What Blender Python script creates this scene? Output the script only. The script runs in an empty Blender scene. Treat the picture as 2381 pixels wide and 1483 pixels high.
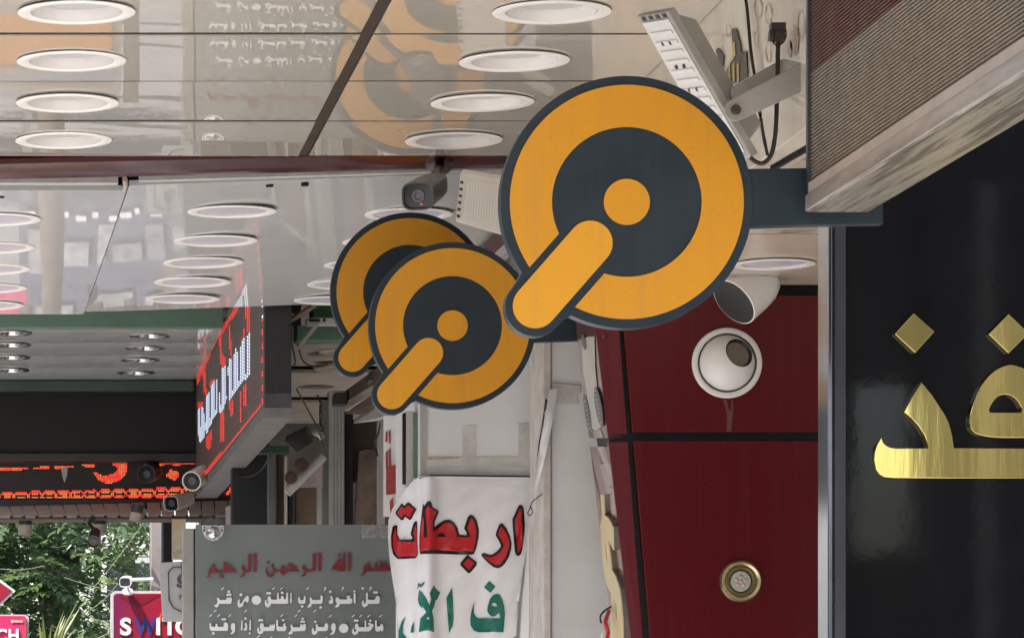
import bpy, bmesh, math, random
from mathutils import Vector, Matrix
from mathutils.geometry import delaunay_2d_cdt
random.seed(11)
SC = bpy.context.scene
COL = SC.collection
# ------------------------------------------------------------------ camera, sky, sun, exposure
K = 8300.0            # focal length in photo pixels
VX, VY = 10.0, 1690.0  # principal point (arcade vanishing point, eye level)
EYE = 1.6
cd = bpy.data.cameras.new('camera')
cam = bpy.data.objects.new('camera', cd)
COL.objects.link(cam)
cam.location = (0, 0, EYE)
cam.rotation_euler = (math.radians(90), 0, 0)
cd.sensor_fit = 'HORIZONTAL'
cd.sensor_width = 36
cd.lens = 36 * K / 2381
cd.shift_x = (1190.5 - VX) / 2381
cd.shift_y = (VY - 741.5) / 2381
cd.clip_start = 0.05
cd.clip_end = 2000
SC.camera = cam
SUN_EL, SUN_AZ = math.radians(57), math.radians(-118)   # azimuth from +Y towards +X
w = bpy.data.worlds.new('World')
SC.world = w
w.use_nodes = True
nt = w.node_tree
sky = nt.nodes.new('ShaderNodeTexSky')
sky.sky_type = 'NISHITA'
sky.sun_disc = False
sky.sun_elevation = SUN_EL
sky.sun_rotation = SUN_AZ
sky.dust_density = 3.0
sky.ozone_density = 0.6
nt.links.new(sky.outputs[0], nt.nodes['Background'].inputs[0])
nt.nodes['Background'].inputs[1].default_value = 0.15
sl = bpy.data.lights.new('sun', 'SUN')
sl.energy = 4.0
sl.angle = math.radians(0.6)
sl.color = (1.0, 0.975, 0.94)
so = bpy.data.objects.new('sun', sl)
COL.objects.link(so)
sd = Vector((math.sin(SUN_AZ) * math.cos(SUN_EL), math.cos(SUN_AZ) * math.cos(SUN_EL), math.sin(SUN_EL)))
so.rotation_euler = sd.to_track_quat('Z', 'Y').to_euler()
so.location = sd * 60
SC.view_settings.view_transform = 'Standard'
SC.view_settings.look = 'None'
SC.view_settings.gamma = 1
SC.view_settings.exposure = 1.62
SC.cycles.use_denoising = True
SC.cycles.max_bounces = 10
SC.cycles.diffuse_bounces = 5
SC.cycles.glossy_bounces = 5


# ------------------------------------------------------------------ helpers
def P(px, py, Y):
    return Vector(((px - VX) / K * Y, Y, EYE + (VY - py) / K * Y))


def Q(px, py, X):          # point of the photo on the plane X = const
    Y = X * K / (px - VX)
    return Vector((X, Y, EYE + (VY - py) / K * Y))


def C(px, py, Z):          # point of the photo on the plane Z = const
    Y = (Z - EYE) * K / (VY - py)
    return Vector(((px - VX) / K * Y, Y, Z))


def inpoly(p, poly):
    x, y = p
    r = False
    n = len(poly)
    j = n - 1
    for i in range(n):
        xi, yi = poly[i][0], poly[i][1]
        xj, yj = poly[j][0], poly[j][1]
        if (yi > y) != (yj > y) and x < (xj - xi) * (y - yi) / (yj - yi) + xi:
            r = not r
        j = i
    return r


def tri(outer, holes=(), step=0):
    """triangulate a 2D polygon with holes; optional inner grid points"""
    vs, es = [], []
    for loop in [outer] + list(holes):
        b = len(vs)
        n = len(loop)
        for i, p in enumerate(loop):
            vs.append(Vector((p[0], p[1])))
            es.append((b + i, b + (i + 1) % n))
    if step:
        xs = [p[0] for p in outer]
        ys = [p[1] for p in outer]
        x = min(xs) + step * .5
        while x < max(xs):
            y = min(ys) + step * .5
            while y < max(ys):
                if inpoly((x, y), outer) and not any(inpoly((x, y), h) for h in holes):
                    vs.append(Vector((x, y)))
                y += step
            x += step
    v, e, f, _, _, _ = delaunay_2d_cdt(vs, es, [], 0, 1e-7)
    out = []
    for t in f:
        c = (v[t[0]] + v[t[1]] + v[t[2]]) / 3
        if inpoly(c, outer) and not any(inpoly(c, h) for h in holes):
            out.append(tuple(t))
    return [tuple(a) for a in v], out


class MB:
    def __init__(s):
        s.v, s.f = [], []

    def add(s, vs, fs):
        b = len(s.v)
        s.v += [Vector(a) for a in vs]
        s.f += [tuple(b + i for i in f) for f in fs]
        return s

    def box(s, x0, x1, y0, y1, z0, z1):
        vs = [(x, y, z) for x in (x0, x1) for y in (y0, y1) for z in (z0, z1)]
        return s.add(vs, [(0, 1, 3, 2), (4, 6, 7, 5), (0, 4, 5, 1), (2, 3, 7, 6), (0, 2, 6, 4), (1, 5, 7, 3)])

    def hexa(s, a, b):     # two 4-point rings
        return s.add(list(a) + list(b), [(0, 1, 2, 3), (7, 6, 5, 4)] + [(i, 4 + i, 4 + (i + 1) % 4, (i + 1) % 4) for i in range(4)])

    def prism(s, front, back):
        """two matched 2D-fillable loops given as 3D lists (no holes)"""
        n = len(front)
        s.add(list(front) + list(back), [tuple(range(n)), tuple(range(2 * n - 1, n - 1, -1))] +
              [(i, n + i, n + (i + 1) % n, (i + 1) % n) for i in range(n)])
        return s

    def poly(s, pts, Y, th=0.01, holes=(), step=0, map_=None, back=True):
        """outline in photo pixels put at depth Y (or mapped), th thick away from the camera"""
        m = map_ or (lambda x, y: P(x, y, Y))
        v, t = tri(pts, holes, step)
        F = [m(*a) for a in v]
        s.add(F, t)
        if th:
            d = th if isinstance(th, Vector) else Vector((0, th, 0))
            if back:
                s.add([a + d for a in F], [tuple(reversed(q)) for q in t])
            for loop in [pts] + list(holes):
                L = [m(*a) for a in loop]
                n = len(L)
                s.add(L + [a + d for a in L], [(i, (i + 1) % n, n + (i + 1) % n, n + i) for i in range(n)])
        return s

    def rect(s, x0, y0, x1, y1, Y, th=0.01):
        a, b = P(x0, y1, Y), P(x1, y0, Y)
        return s.box(a.x, b.x, Y, Y + th, a.z, b.z)

    def lathe(s, o, axis, prof, n=40, cap=True):
        axis = Vector(axis).normalized()
        q = axis.to_track_quat('Z', 'Y')
        rings = []
        vs = []
        for r, z in prof:
            for i in range(n):
                a = 2 * math.pi * i / n
                vs.append(Vector(o) + q @ Vector((r * math.cos(a), r * math.sin(a), z)))
        fs = []
        for k in range(len(prof) - 1):
            for i in range(n):
                j = (i + 1) % n
                fs.append((k * n + i, k * n + j, (k + 1) * n + j, (k + 1) * n + i))
        if cap:
            if prof[0][0] > 1e-6:
                fs.append(tuple(range(n - 1, -1, -1)))
            if prof[-1][0] > 1e-6:
                m = (len(prof) - 1) * n
                fs.append(tuple(range(m, m + n)))
        return s.add(vs, fs)

    def tube(s, pts, r, n=8):
        pts = [Vector(p) for p in pts]
        rs = r if isinstance(r, (list, tuple)) else [r] * len(pts)
        vs = []
        for i, p in enumerate(pts):
            d = (pts[min(i + 1, len(pts) - 1)] - pts[max(i - 1, 0)]).normalized()
            q = d.to_track_quat('Z', 'Y')
            for k in range(n):
                a = 2 * math.pi * k / n
                vs.append(p + q @ Vector((rs[i] * math.cos(a), rs[i] * math.sin(a), 0)))
        fs = [(i * n + k, i * n + (k + 1) % n, (i + 1) * n + (k + 1) % n, (i + 1) * n + k) for i in range(len(pts) - 1) for k in range(n)]
        fs += [tuple(range(n - 1, -1, -1)), tuple(range((len(pts) - 1) * n, len(pts) * n))]
        return s.add(vs, fs)


def spline(pts, n=6):
    pts = [Vector(p) for p in pts]
    out = []
    for i in range(len(pts) - 1):
        p0, p1, p2, p3 = pts[max(i - 1, 0)], pts[i], pts[i + 1], pts[min(i + 2, len(pts) - 1)]
        for k in range(n):
            t = k / n
            out.append(0.5 * ((2 * p1) + (p2 - p0) * t + (2 * p0 - 5 * p1 + 4 * p2 - p3) * t * t + (3 * p1 - p0 - 3 * p2 + p3) * t ** 3))
    out.append(pts[-1])
    return out


def smooth2(pts, n=4):
    """closed Catmull-Rom through 2D points"""
    N = len(pts)
    out = []
    for i in range(N):
        p0, p1, p2, p3 = (Vector(pts[(i + k) % N]) for k in (-1, 0, 1, 2))
        for k in range(n):
            t = k / n
            q = 0.5 * ((2 * p1) + (p2 - p0) * t + (2 * p0 - 5 * p1 + 4 * p2 - p3) * t * t + (3 * p1 - p0 - 3 * p2 + p3) * t ** 3)
            out.append((q.x, q.y))
    return out


def circ(cx, cy, r, n=24):
    return [(cx + r * math.cos(2 * math.pi * i / n), cy + r * math.sin(2 * math.pi * i / n)) for i in range(n)]


ORG = {}


def tag(o, label=None, cat=None, group=None, kind=None):
    if label: o['label'] = label
    if cat: o['category'] = cat
    if group: o['group'] = group
    if kind: o['kind'] = kind
    return o


def mesh_of(mb, org, m, smooth, name):
    bm = bmesh.new()
    vs = [bm.verts.new(p - org) for p in mb.v]
    for f in mb.f:
        try:
            bm.faces.new([vs[i] for i in f])
        except ValueError:
            pass
    bmesh.ops.remove_doubles(bm, verts=bm.verts, dist=1e-6)
    bmesh.ops.recalc_face_normals(bm, faces=bm.faces)
    me = bpy.data.meshes.new(name)
    bm.to_mesh(me)
    bm.free()
    if m: me.materials.append(m)
    if smooth:
        me.shade_smooth()
        me.set_sharp_from_angle(angle=math.radians(smooth))
    return me


def thing(name, label, cat, loc, group=None):
    o = bpy.data.objects.new(name, None)
    o.empty_display_size = 0.05
    COL.objects.link(o)
    o.location = loc
    ORG[o.name] = Vector(loc)
    return tag(o, label, cat, group)


def part(name, mb, m, parent, smooth=0, bev=0, label=None):
    org = ORG[parent.name]
    me = mesh_of(mb, org, m, smooth, name)
    o = bpy.data.objects.new(name, me)
    COL.objects.link(o)
    o.parent = parent
    ORG[o.name] = org
    if bev:
        b = o.modifiers.new('bevel', 'BEVEL')
        b.width = bev
        b.segments = 2
        b.limit_method = 'ANGLE'
    if label: o['label'] = label
    return o


def solo(name, mb, m, label=None, cat=None, group=None, kind=None, smooth=0, bev=0):
    xs = [p.x for p in mb.v]; ys = [p.y for p in mb.v]; zs = [p.z for p in mb.v]
    org = Vector(((min(xs) + max(xs)) / 2, (min(ys) + max(ys)) / 2, min(zs)))
    me = mesh_of(mb, org, m, smooth, name)
    o = bpy.data.objects.new(name, me)
    COL.objects.link(o)
    o.location = org
    ORG[o.name] = org
    if bev:
        b = o.modifiers.new('bevel', 'BEVEL')
        b.width = bev
        b.segments = 2
        b.limit_method = 'ANGLE'
    return tag(o, label, cat, group, kind)


def dup(root, loc, label, group=None):
    r = root.copy()
    COL.objects.link(r)
    r.location = loc
    r['label'] = label
    if r['category'] == 'ceiling light':
        r.rotation_euler = (random.uniform(-.008, .008), random.uniform(-.010, .010), 0)
    if group: r['group'] = group
    for ch in list(root.children):
        c = ch.copy()
        COL.objects.link(c)
        c.parent = r
        for g in list(ch.children):
            d = g.copy()
            COL.objects.link(d)
            d.parent = c
    return r


# ------------------------------------------------------------------ materials
def srgb(r, g, b):
    f = lambda c: (c / 255 / 12.92) if c <= 10 else ((c / 255 + .055) / 1.055) ** 2.4
    return (f(r), f(g), f(b), 1)


def mat(name, col, rough=.5, metal=0., var=.12, vscale=6., streak=0., dirt=None, bump=0., bscale=40., spec=None, coat=0., rvar=.0, stretch=None, specks=0., speck_col=(.06, .05, .04), crisp=False):
    m = bpy.data.materials.new(name)
    m.use_nodes = True
    n, l = m.node_tree.nodes, m.node_tree.links
    b = n['Principled BSDF']
    col = tuple(col) + (1,) if len(col) == 3 else tuple(col)
    b.inputs['Roughness'].default_value = rough
    b.inputs['Metallic'].default_value = metal
    if spec is not None: b.inputs['Specular IOR Level'].default_value = spec
    if coat:
        b.inputs['Coat Weight'].default_value = coat
        b.inputs['Coat Roughness'].default_value = .012
    tc = n.new('ShaderNodeTexCoord')
    nz = n.new('ShaderNodeTexNoise')
    nz.inputs['Scale'].default_value = vscale
    nz.inputs['Detail'].default_value = 6
    nz.inputs['Roughness'].default_value = .65
    src = tc.outputs['Object']
    if stretch:
        ms_ = n.new('ShaderNodeMapping')
        ms_.inputs['Scale'].default_value = stretch
        l.new(src, ms_.inputs['Vector'])
        src = ms_.outputs[0]
    l.new(src, nz.inputs['Vector'])
    mx = n.new('ShaderNodeMix')
    mx.data_type = 'RGBA'
    mx.inputs['A'].default_value = col
    d = dirt or tuple(c * (1 - var * 2.2) for c in col[:3])
    mx.inputs['B'].default_value = tuple(d)[:3] + (1,)
    rp = n.new('ShaderNodeMapRange')
    rp.inputs['From Min'].default_value = .38
    rp.inputs['From Max'].default_value = .78
    if crisp:
        rp.inputs['From Min'].default_value, rp.inputs['From Max'].default_value = .47, .60
    rp.inputs['To Max'].default_value = 1.0 if not dirt else var * 3
    l.new(nz.outputs[0], rp.inputs['Value'])
    l.new(rp.outputs[0], mx.inputs['Factor'])
    last = mx.outputs['Result']
    if streak:
        mp = n.new('ShaderNodeMapping')
        mp.inputs['Scale'].default_value = (70, 70, 2.5)
        l.new(tc.outputs['Object'], mp.inputs['Vector'])
        n2 = n.new('ShaderNodeTexNoise')
        n2.inputs['Scale'].default_value = 1.
        n2.inputs['Detail'].default_value = 4
        l.new(mp.outputs[0], n2.inputs['Vector'])
        r2 = n.new('ShaderNodeMapRange')
        r2.inputs['From Min'].default_value = .5
        r2.inputs['From Max'].default_value = .75
        r2.inputs['To Max'].default_value = streak
        l.new(n2.outputs[0], r2.inputs['Value'])
        m2 = n.new('ShaderNodeMix')
        m2.data_type = 'RGBA'
        l.new(last, m2.inputs['A'])
        m2.inputs['B'].default_value = (.22, .18, .13, 1) if max(col[:3]) > .1 else (.12, .11, .1, 1)
        l.new(r2.outputs[0], m2.inputs['Factor'])
        last = m2.outputs['Result']
    if specks:
        n4 = n.new('ShaderNodeTexNoise')
        n4.inputs['Scale'].default_value = 230.
        n4.inputs['Detail'].default_value = 2
        l.new(tc.outputs['Object'], n4.inputs['Vector'])
        r4 = n.new('ShaderNodeMapRange')
        r4.inputs['From Min'].default_value = .70
        r4.inputs['From Max'].default_value = .76
        r4.inputs['To Max'].default_value = specks
        l.new(n4.outputs[0], r4.inputs['Value'])
        m4 = n.new('ShaderNodeMix')
        m4.data_type = 'RGBA'
        l.new(last, m4.inputs['A'])
        m4.inputs['B'].default_value = tuple(speck_col) + (1,)
        l.new(r4.outputs[0], m4.inputs['Factor'])
        last = m4.outputs['Result']
    l.new(last, b.inputs['Base Color'])
    if rvar:
        rr = n.new('ShaderNodeMapRange')
        rr.inputs['From Min'].default_value = .35
        rr.inputs['From Max'].default_value = .7
        rr.inputs['To Min'].default_value = rough
        rr.inputs['To Max'].default_value = rough + rvar
        l.new(nz.outputs[0], rr.inputs['Value'])
        l.new(rr.outputs[0], b.inputs['Roughness'])
    if bump:
        n3 = n.new('ShaderNodeTexNoise')
        n3.inputs['Scale'].default_value = bscale
        n3.inputs['Detail'].default_value = 4
        l.new(src, n3.inputs['Vector'])
        bp = n.new('ShaderNodeBump')
        bp.inputs['Strength'].default_value = bump
        bp.inputs['Distance'].default_value = .004
        l.new(n3.outputs[0], bp.inputs['Height'])
        l.new(bp.outputs[0], b.inputs['Normal'])
    return m


def emit(name, col, s, base=(.02, .01, .01)):
    m = bpy.data.materials.new(name)
    m.use_nodes = True
    b = m.node_tree.nodes['Principled BSDF']
    b.inputs['Base Color'].default_value = base + (1,)
    b.inputs['Emission Color'].default_value = col + (1,)
    b.inputs['Emission Strength'].default_value = s
    return m


M = {}
M['soffit'] = mat('glossy_cream_panel', (.515, .48, .42), .012, coat=.7, var=.06, vscale=3, dirt=(.40, .31, .20), specks=.35, speck_col=(.25, .17, .1))
M['soffit2'] = mat('glossy_white_panel', (.57, .57, .57), .015, specks=.3, var=.05, vscale=2.5, dirt=(.42, .37, .30))
M['soffit3'] = mat('dull_grey_panel', (.42, .44, .435), .06, var=.08, vscale=3)
M['tan'] = mat('tan_panel', (.58, .50, .41), .18, var=.06, vscale=4, dirt=(.36, .27, .18))
M['stained'] = mat('stained_white_panel', (.72, .67, .58), .12, var=.16, vscale=7, dirt=(.40, .30, .2), streak=.10)
M['gap'] = mat('dark_void', (.008, .007, .007), .9, var=.1)
M['seam_brown'] = mat('brown_seam_strip', (.014, .010, .007), .45, .0, var=.3, vscale=14, dirt=(.05, .025, .010), spec=.1)  # brown mirrored in the recessed gap is put into this colour
M['white_plastic'] = mat('white_plastic', (.80, .78, .76), .3, var=.06, vscale=12, dirt=(.5, .42, .32))
M['lens'] = mat('frosted_lens', (.42, .41, .42), .35, var=.02)
M['lens2'] = mat('lilac_lens', (.50, .47, .54), .3, var=.02)
M['maroon'] = mat('maroon_panel', (.104, .0070, .0100), .24, var=.012, vscale=40, rvar=.0, dirt=(.10, .03, .03), streak=.035, specks=.25, speck_col=(.22, .14, .13))
M['maroon_gloss'] = mat('maroon_gloss', (.052, .006, .009), .16, var=.15, vscale=6, spec=.14)
M['black_joint'] = mat('black_sealant', (.006, .006, .007), .45, var=.1)
M['yellow'] = mat('yellow_vinyl', (.70, .302, .0065), .38, var=.07, vscale=7, dirt=(.50, .22, .012), streak=.13, rvar=.12, specks=.55, speck_col=(.25, .13, .03))
M['yellow2'] = mat('amber_vinyl', (.77, .345, .013), .36, var=.05, vscale=7, dirt=(.6, .28, .03), streak=.09, rvar=.1, specks=.5, speck_col=(.3, .15, .03))
M['slate'] = mat('slate_paint', (.0155, .027, .036), .40, spec=.3, var=.12, vscale=6, dirt=(.06, .07, .075), streak=.06, rvar=.15, specks=.3, speck_col=(.12, .13, .13))
M['rib'] = mat('ribbed_beige', (.29, .25, .20), .32, var=.15, vscale=20, dirt=(.11, .09, .07))
M['rib_red'] = mat('ribbed_maroon', (.115, .035, .030), .32, var=.2, vscale=20, dirt=(.20, .15, .12))
M['trim_dirty'] = mat('dusty_trim', (.46, .40, .36), .45, var=.14, vscale=14, dirt=(.2, .16, .12), bump=.2, bscale=60)
M['weathered'] = mat('weathered_aluminium', (.40, .385, .36), .26, .7, crisp=True, var=.4, vscale=40, dirt=(.14, .125, .105), bump=1., bscale=60, stretch=(1.4, .06, 1), rvar=.3)
M['brushed'] = mat('scratched_aluminium', (.52, .505, .49), .30, .5, var=.35, vscale=22, dirt=(.13, .115, .10), bump=.5, bscale=40, stretch=(1, .12, 1), rvar=.3)
M['black_gloss'] = mat('black_gloss_panel', (.0035, .0035, .0045), .03, var=.2, spec=.38, vscale=3, bump=.014, bscale=20, rvar=.02, dirt=(.010, .010, .011))
M['chrome'] = mat('chrome_trim', (.62, .62, .62), .13, 1., var=.15, vscale=8)
M['dark_metal'] = mat('dark_grey_metal', (.10, .10, .11), .3, .7, var=.15, vscale=8)
M['gold'] = mat('polished_gold', (1.0, .79, .27), .06, 1., var=.08, vscale=20, bump=.035, bscale=26, stretch=(1, 1, .10))
M['cream'] = mat('cream_acrylic', (.62, .52, .30), .4, var=.06, vscale=10)
M['grey_side'] = mat('grey_letter_side', (.12, .11, .10), .4, var=.1)
M['pillar'] = mat('white_cladding', (.72, .715, .71), .28, specks=.35, var=.06, vscale=5, dirt=(.40, .37, .33), rvar=.1)
M['pillar2'] = mat('white_wall_paint', (.72, .71, .695), .5, specks=.4, var=.08, vscale=7, dirt=(.44, .40, .32))
M['tape'] = mat('old_tape', (.66, .63, .58), .25, var=.15, vscale=20)
M['banner'] = mat('banner_vinyl', (.80, .785, .79), .26, var=.04, vscale=6, bump=.10, bscale=12)
M['ink_red'] = mat('red_ink', (.50, .012, .018), .3, var=.08, vscale=9)
M['ink_black'] = mat('black_ink', (.010, .005, .006), .3, var=.1)
M['ink_green'] = mat('green_ink', (.003, .145, .105), .3, var=.08, vscale=9)
M['board'] = mat('grey_green_acrylic', (.190, .212, .206), .07, var=.06, vscale=3, bump=.01, bscale=6)
M['maroon_letter'] = mat('maroon_letter', (.16, .012, .022), .35, var=.1)
M['white_letter'] = mat('white_letter', (.80, .80, .78), .4, var=.03)
M['alu'] = mat('aluminium', (.45, .45, .44), .35, .3, var=.15, vscale=10, streak=.2)
M['steel'] = mat('stainless_steel', (.6, .6, .6), .2, 1., var=.1, bump=.3, bscale=60)
M['led_board'] = mat('led_matrix', (.0055, .0055, .005), .7, var=.15, vscale=80)
M['led_brown'] = mat('led_face', (.13, .10, .09), .5, var=.15, vscale=60)
M['black_box'] = mat('black_housing', (.008, .0085, .009), .45, var=.15, vscale=10, streak=.04)
M['grey_box'] = mat('grey_housing', (.16, .155, .15), .5, var=.2, vscale=9, dirt=(.07, .065, .06))
M['green'] = mat('green_panel', (.10, .185, .135), .3, var=.15, vscale=6, dirt=(.07, .09, .06))
M['dark_green'] = mat('dark_green_panel', (.03, .065, .045), .4, var=.2, vscale=6)
M['brown'] = mat('brown_board', (.085, .05, .032), .6, var=.25, vscale=12, streak=.3)
M['tanboard'] = mat('tan_board', (.20, .135, .09), .6, var=.25, vscale=22, dirt=(.10, .06, .04))
M['marble'] = mat('brown_marble', (.23, .165, .135), .25, var=.35, vscale=14, dirt=(.07, .045, .04))
M['beige'] = mat('beige_panel', (.44, .39, .34), .4, var=.2, vscale=9, dirt=(.2, .16, .12), streak=.2)
M['greywhite'] = mat('dusty_white_metal', (.48, .47, .45), .4, var=.2, vscale=9, dirt=(.24, .22, .18), streak=.3)
M['dark'] = mat('dark_interior', (.012, .012, .013), .7, var=.2)
M['cable'] = mat('black_cable', (.018, .015, .014), .5, var=.1)
M['wire'] = mat('wire_tan', (.26, .26, .17), .5)
M['tile'] = mat('roof_tile', (.58, .51, .46), .5, var=.15, vscale=10, dirt=(.25, .2, .17))
M['cam_black'] = mat('dark_camera_metal', (.045, .036, .032), .35, var=.15, vscale=20)
M['glass_dark'] = mat('dark_glass', (.006, .007, .008), .06, var=.1)
M['rust'] = mat('rusty_bolt', (.09, .045, .03), .6, var=.3, vscale=60)
M['flood_grey'] = mat('floodlight_grey', (.40, .38, .35), .4, var=.12, vscale=14, dirt=(.2, .17, .14), streak=.1)
M['flood_white'] = mat('floodlight_lens', (.80, .78, .74), .22, var=.04, vscale=14)
M['flood_amber'] = mat('floodlight_cream', (.74, .71, .66), .25, var=.1, vscale=18, dirt=(.42, .34, .24))
M['brass'] = mat('brass_ring', (.66, .57, .36), .3, 1., var=.1)
M['pearl'] = mat('sticker_pale', (.50, .49, .45), .3, var=.1, vscale=10)
M['sticker_grey'] = mat('sticker_grey', (.16, .15, .16), .4, var=.2, vscale=30)
M['yellow_mark'] = mat('yellow_mark', (.55, .42, .12), .5, var=.2, vscale=30)
M['stain'] = mat('rust_stain', (.42, .29, .18), .3, var=.3, vscale=60, dirt=(.66, .58, .48))
M['red_led'] = emit('red_led', (1.0, .045, .03), .55)
M['orange_led'] = emit('orange_led', (1.0, .24, .06), .42)
M['dim_led'] = emit('dim_led', (.5, .03, .02), .14)
M['white_led'] = emit('white_led', (.72, .84, 1.0), .62)
M['blue_led'] = emit('blue_led', (.12, .13, .5), .25)
M['ground'] = mat('paving', (.43, .41, .385), .8, var=.15, vscale=2, bump=.3, bscale=20)
M['road'] = mat('asphalt', (.09, .088, .085), .85, var=.15, vscale=3, bump=.4, bscale=60)
M['plaster'] = mat('pale_plaster', (.54, .51, .47), .8, var=.12, vscale=1.5)
M['plaster_dark'] = mat('reflection_facade', (.19, .18, .17), .6, var=.2, vscale=1.5)
M['window'] = mat('window_glass', (.03, .035, .04), .08, var=.1)
M['bark'] = mat('bark', (.10, .075, .055), .9, var=.3, vscale=14, bump=.6, bscale=30)
M['pole'] = mat('rusty_pole', (.10, .06, .04), .7, var=.3, vscale=9)


def leafmat(name, c, t):
    m = mat(name, c, .42, var=.22, vscale=2.2)
    n, l = m.node_tree.nodes, m.node_tree.links
    b = n['Principled BSDF']
    tr = n.new('ShaderNodeBsdfTranslucent')
    tr.inputs['Color'].default_value = t + (1,)
    ad = n.new('ShaderNodeMixShader')
    ad.inputs[0].default_value = .35
    l.new(b.outputs[0], ad.inputs[1])
    l.new(tr.outputs[0], ad.inputs[2])
    l.new(ad.outputs[0], n['Material Output'].inputs['Surface'])
    return m


M['leaf_dark'] = leafmat('dark_leaf', (.072, .118, .056), (.15, .23, .07))
M['leaf_light'] = leafmat('light_leaf', (.12, .175, .07), (.26, .36, .10))
M['leaf_mid'] = leafmat('mid_leaf', (.078, .13, .05), (.16, .25, .06))
M['leaf_palm'] = leafmat('palm_leaf', (.20, .22, .07), (.30, .32, .08))

# ------------------------------------------------------------------ ground, street, buildings
solo('ground', MB().box(-900, 900, -900, 900, -.3, 0), M['ground'], kind='structure')
solo('road', MB().box(-9.5, -2.8, -80, 120, 0.004, .008), M['road'], kind='structure')
solo('glare_dimming_road', MB().box(-2.5, 30, 16.6, 43, .004, .009), M['road'], kind='structure')  # added dark ground, keeps sunlit paving from glaring in the ceilings
solo('kerb', MB().box(-2.8, -2.55, -80, 120, 0, .13), M['plaster'], kind='structure', bev=.01)

Z1 = 2.86     # near ceiling level
# unseen upper storeys over the arcade, added to block sky and sun
t = thing('arcade_building', 'plain pale unseen upper storeys above the shop ceilings, blocking sky and sun', 'building', (3.5, 9, 3.3))
part('wall', MB().box(-.32, 9, 3.4, 16.2, 3.32, 9).box(-1.2, -.321, 12.5, 16.2, 3.32, 9), M['plaster'], t)  # second block pushed out to keep sun off the tiled awning
for k in range(5):
    part('window', MB().box(-.40, -.325, 4.2 + k * 2.4, 5.6 + k * 2.4, 4.6, 6.2), M['window'], t)
t = thing('shop_wall', 'pale recessed shopfront wall behind the right-hand columns', 'wall', (3.0, 9, 0))
part('wall', MB().box(2.9, 3.1, 3.4, 16.2, 0, 3.3), M['pillar2'], t)
t = thing('reflection_facade', 'added dark facade behind the viewer, mirrored in the black shop sign', 'building', (5, -7, 0))  # unseen wall with a slot, added to shape the black sign's reflections
M['facade_mid'] = mat('grey_facade', (.20, .18, .16), .7, var=.2, vscale=1.5)
part('wall', MB().box(1.2, 4.05, -7.4, -7, 0, 9).box(4.75, 12, -7.4, -7, 0, 9), M['plaster_dark'], t)
part('pier', MB().box(4.051, 4.379, -7.4, -7.02, 0, 9), M['facade_mid'], t)
part('low_wall', MB().box(4.38, 4.749, -7.4, -7.05, 0, 2.5), M['facade_mid'], t)
part('lintel', MB().box(4.38, 4.749, -7.4, -7.05, 3.4, 9), M['plaster_dark'], t)
for x_ in (5.0, 5.31, 5.62):  # pale strips added for contrast in the gold letters' reflections
    part('pale_panel', MB().box(x_, x_ + .10, -6.99, -6.95, 2.0, 4.4), M['plaster'], t)
t = thing('street_building', 'pale plastered building across the road', 'building', (-14, 10, 0))
part('wall', MB().box(-18, -11, -40, 60, 0, 8), M['plaster'], t)
for k in range(16):
    for z in (1.0, 4.6):
        part('window', MB().box(-10.99, -10.93, -34 + k * 5, -31.4 + k * 5, z, z + 2.0), M['window'], t)
t = thing('background_building', 'bright white building glimpsed behind the trees', 'building', (2, 46, 0))
part('wall', MB().box(-14, 1.10, 46, 50, 0, 5).box(1.25, 9, 46, 50, 0, 9), M['plaster'], t)
for k in range(5):
    part('window', MB().box(1.32 + k * 1.2, 1.9 + k * 1.2, 45.92, 45.99, 3.1, 3.8), M['window'], t)


# ------------------------------------------------------------------ ceilings with real holes
def ceil_panel(x0, x1, y0, y1, z, holes, sag=.0009, step=.06, skew=0., lip=.012, zf=None, seed=0):
    sk = lambda x, y: x + skew * (y - y0)
    rect = []
    n = 10
    for a, b in (((x0, y0), (x1, y0)), ((x1, y0), (x1, y1)), ((x1, y1), (x0, y1)), ((x0, y1), (x0, y0))):
        for i in range(n):
            rect.append((a[0] + (b[0] - a[0]) * i / n, a[1] + (b[1] - a[1]) * i / n))
    hs = [circ(h[0], h[1], h[2], 40) for h in holes]
    v, f = tri(rect, hs, step)
    rnd = random.Random(seed)
    ph = [rnd.uniform(0, 6.28) for _ in range(4)]

    def zz(x, y):
        u, w_ = (x - x0) / (x1 - x0), (y - y0) / (y1 - y0)
        s = -sag * 4 * w_ * (1 - w_)
        s += .00022 * math.sin(5 * u + ph[0]) * math.sin(3.1 * w_ + ph[1]) + .00012 * math.sin(13 * u + ph[2] + 2 * w_)
        return z + s + (zf(sk(x, y), y) if zf else 0)
    mb = MB()
    mb.add([(sk(x, y), y, zz(x, y)) for x, y in v], f)
    for loop in [rect] + hs:
        L = [Vector((sk(x, y), y, zz(x, y))) for x, y in loop]
        m = len(L)
        mb.add(L + [a + Vector((0, 0, lip)) for a in L], [(i, (i + 1) % m, m + (i + 1) % m, m + i) for i in range(m)])
    return mb


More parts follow.
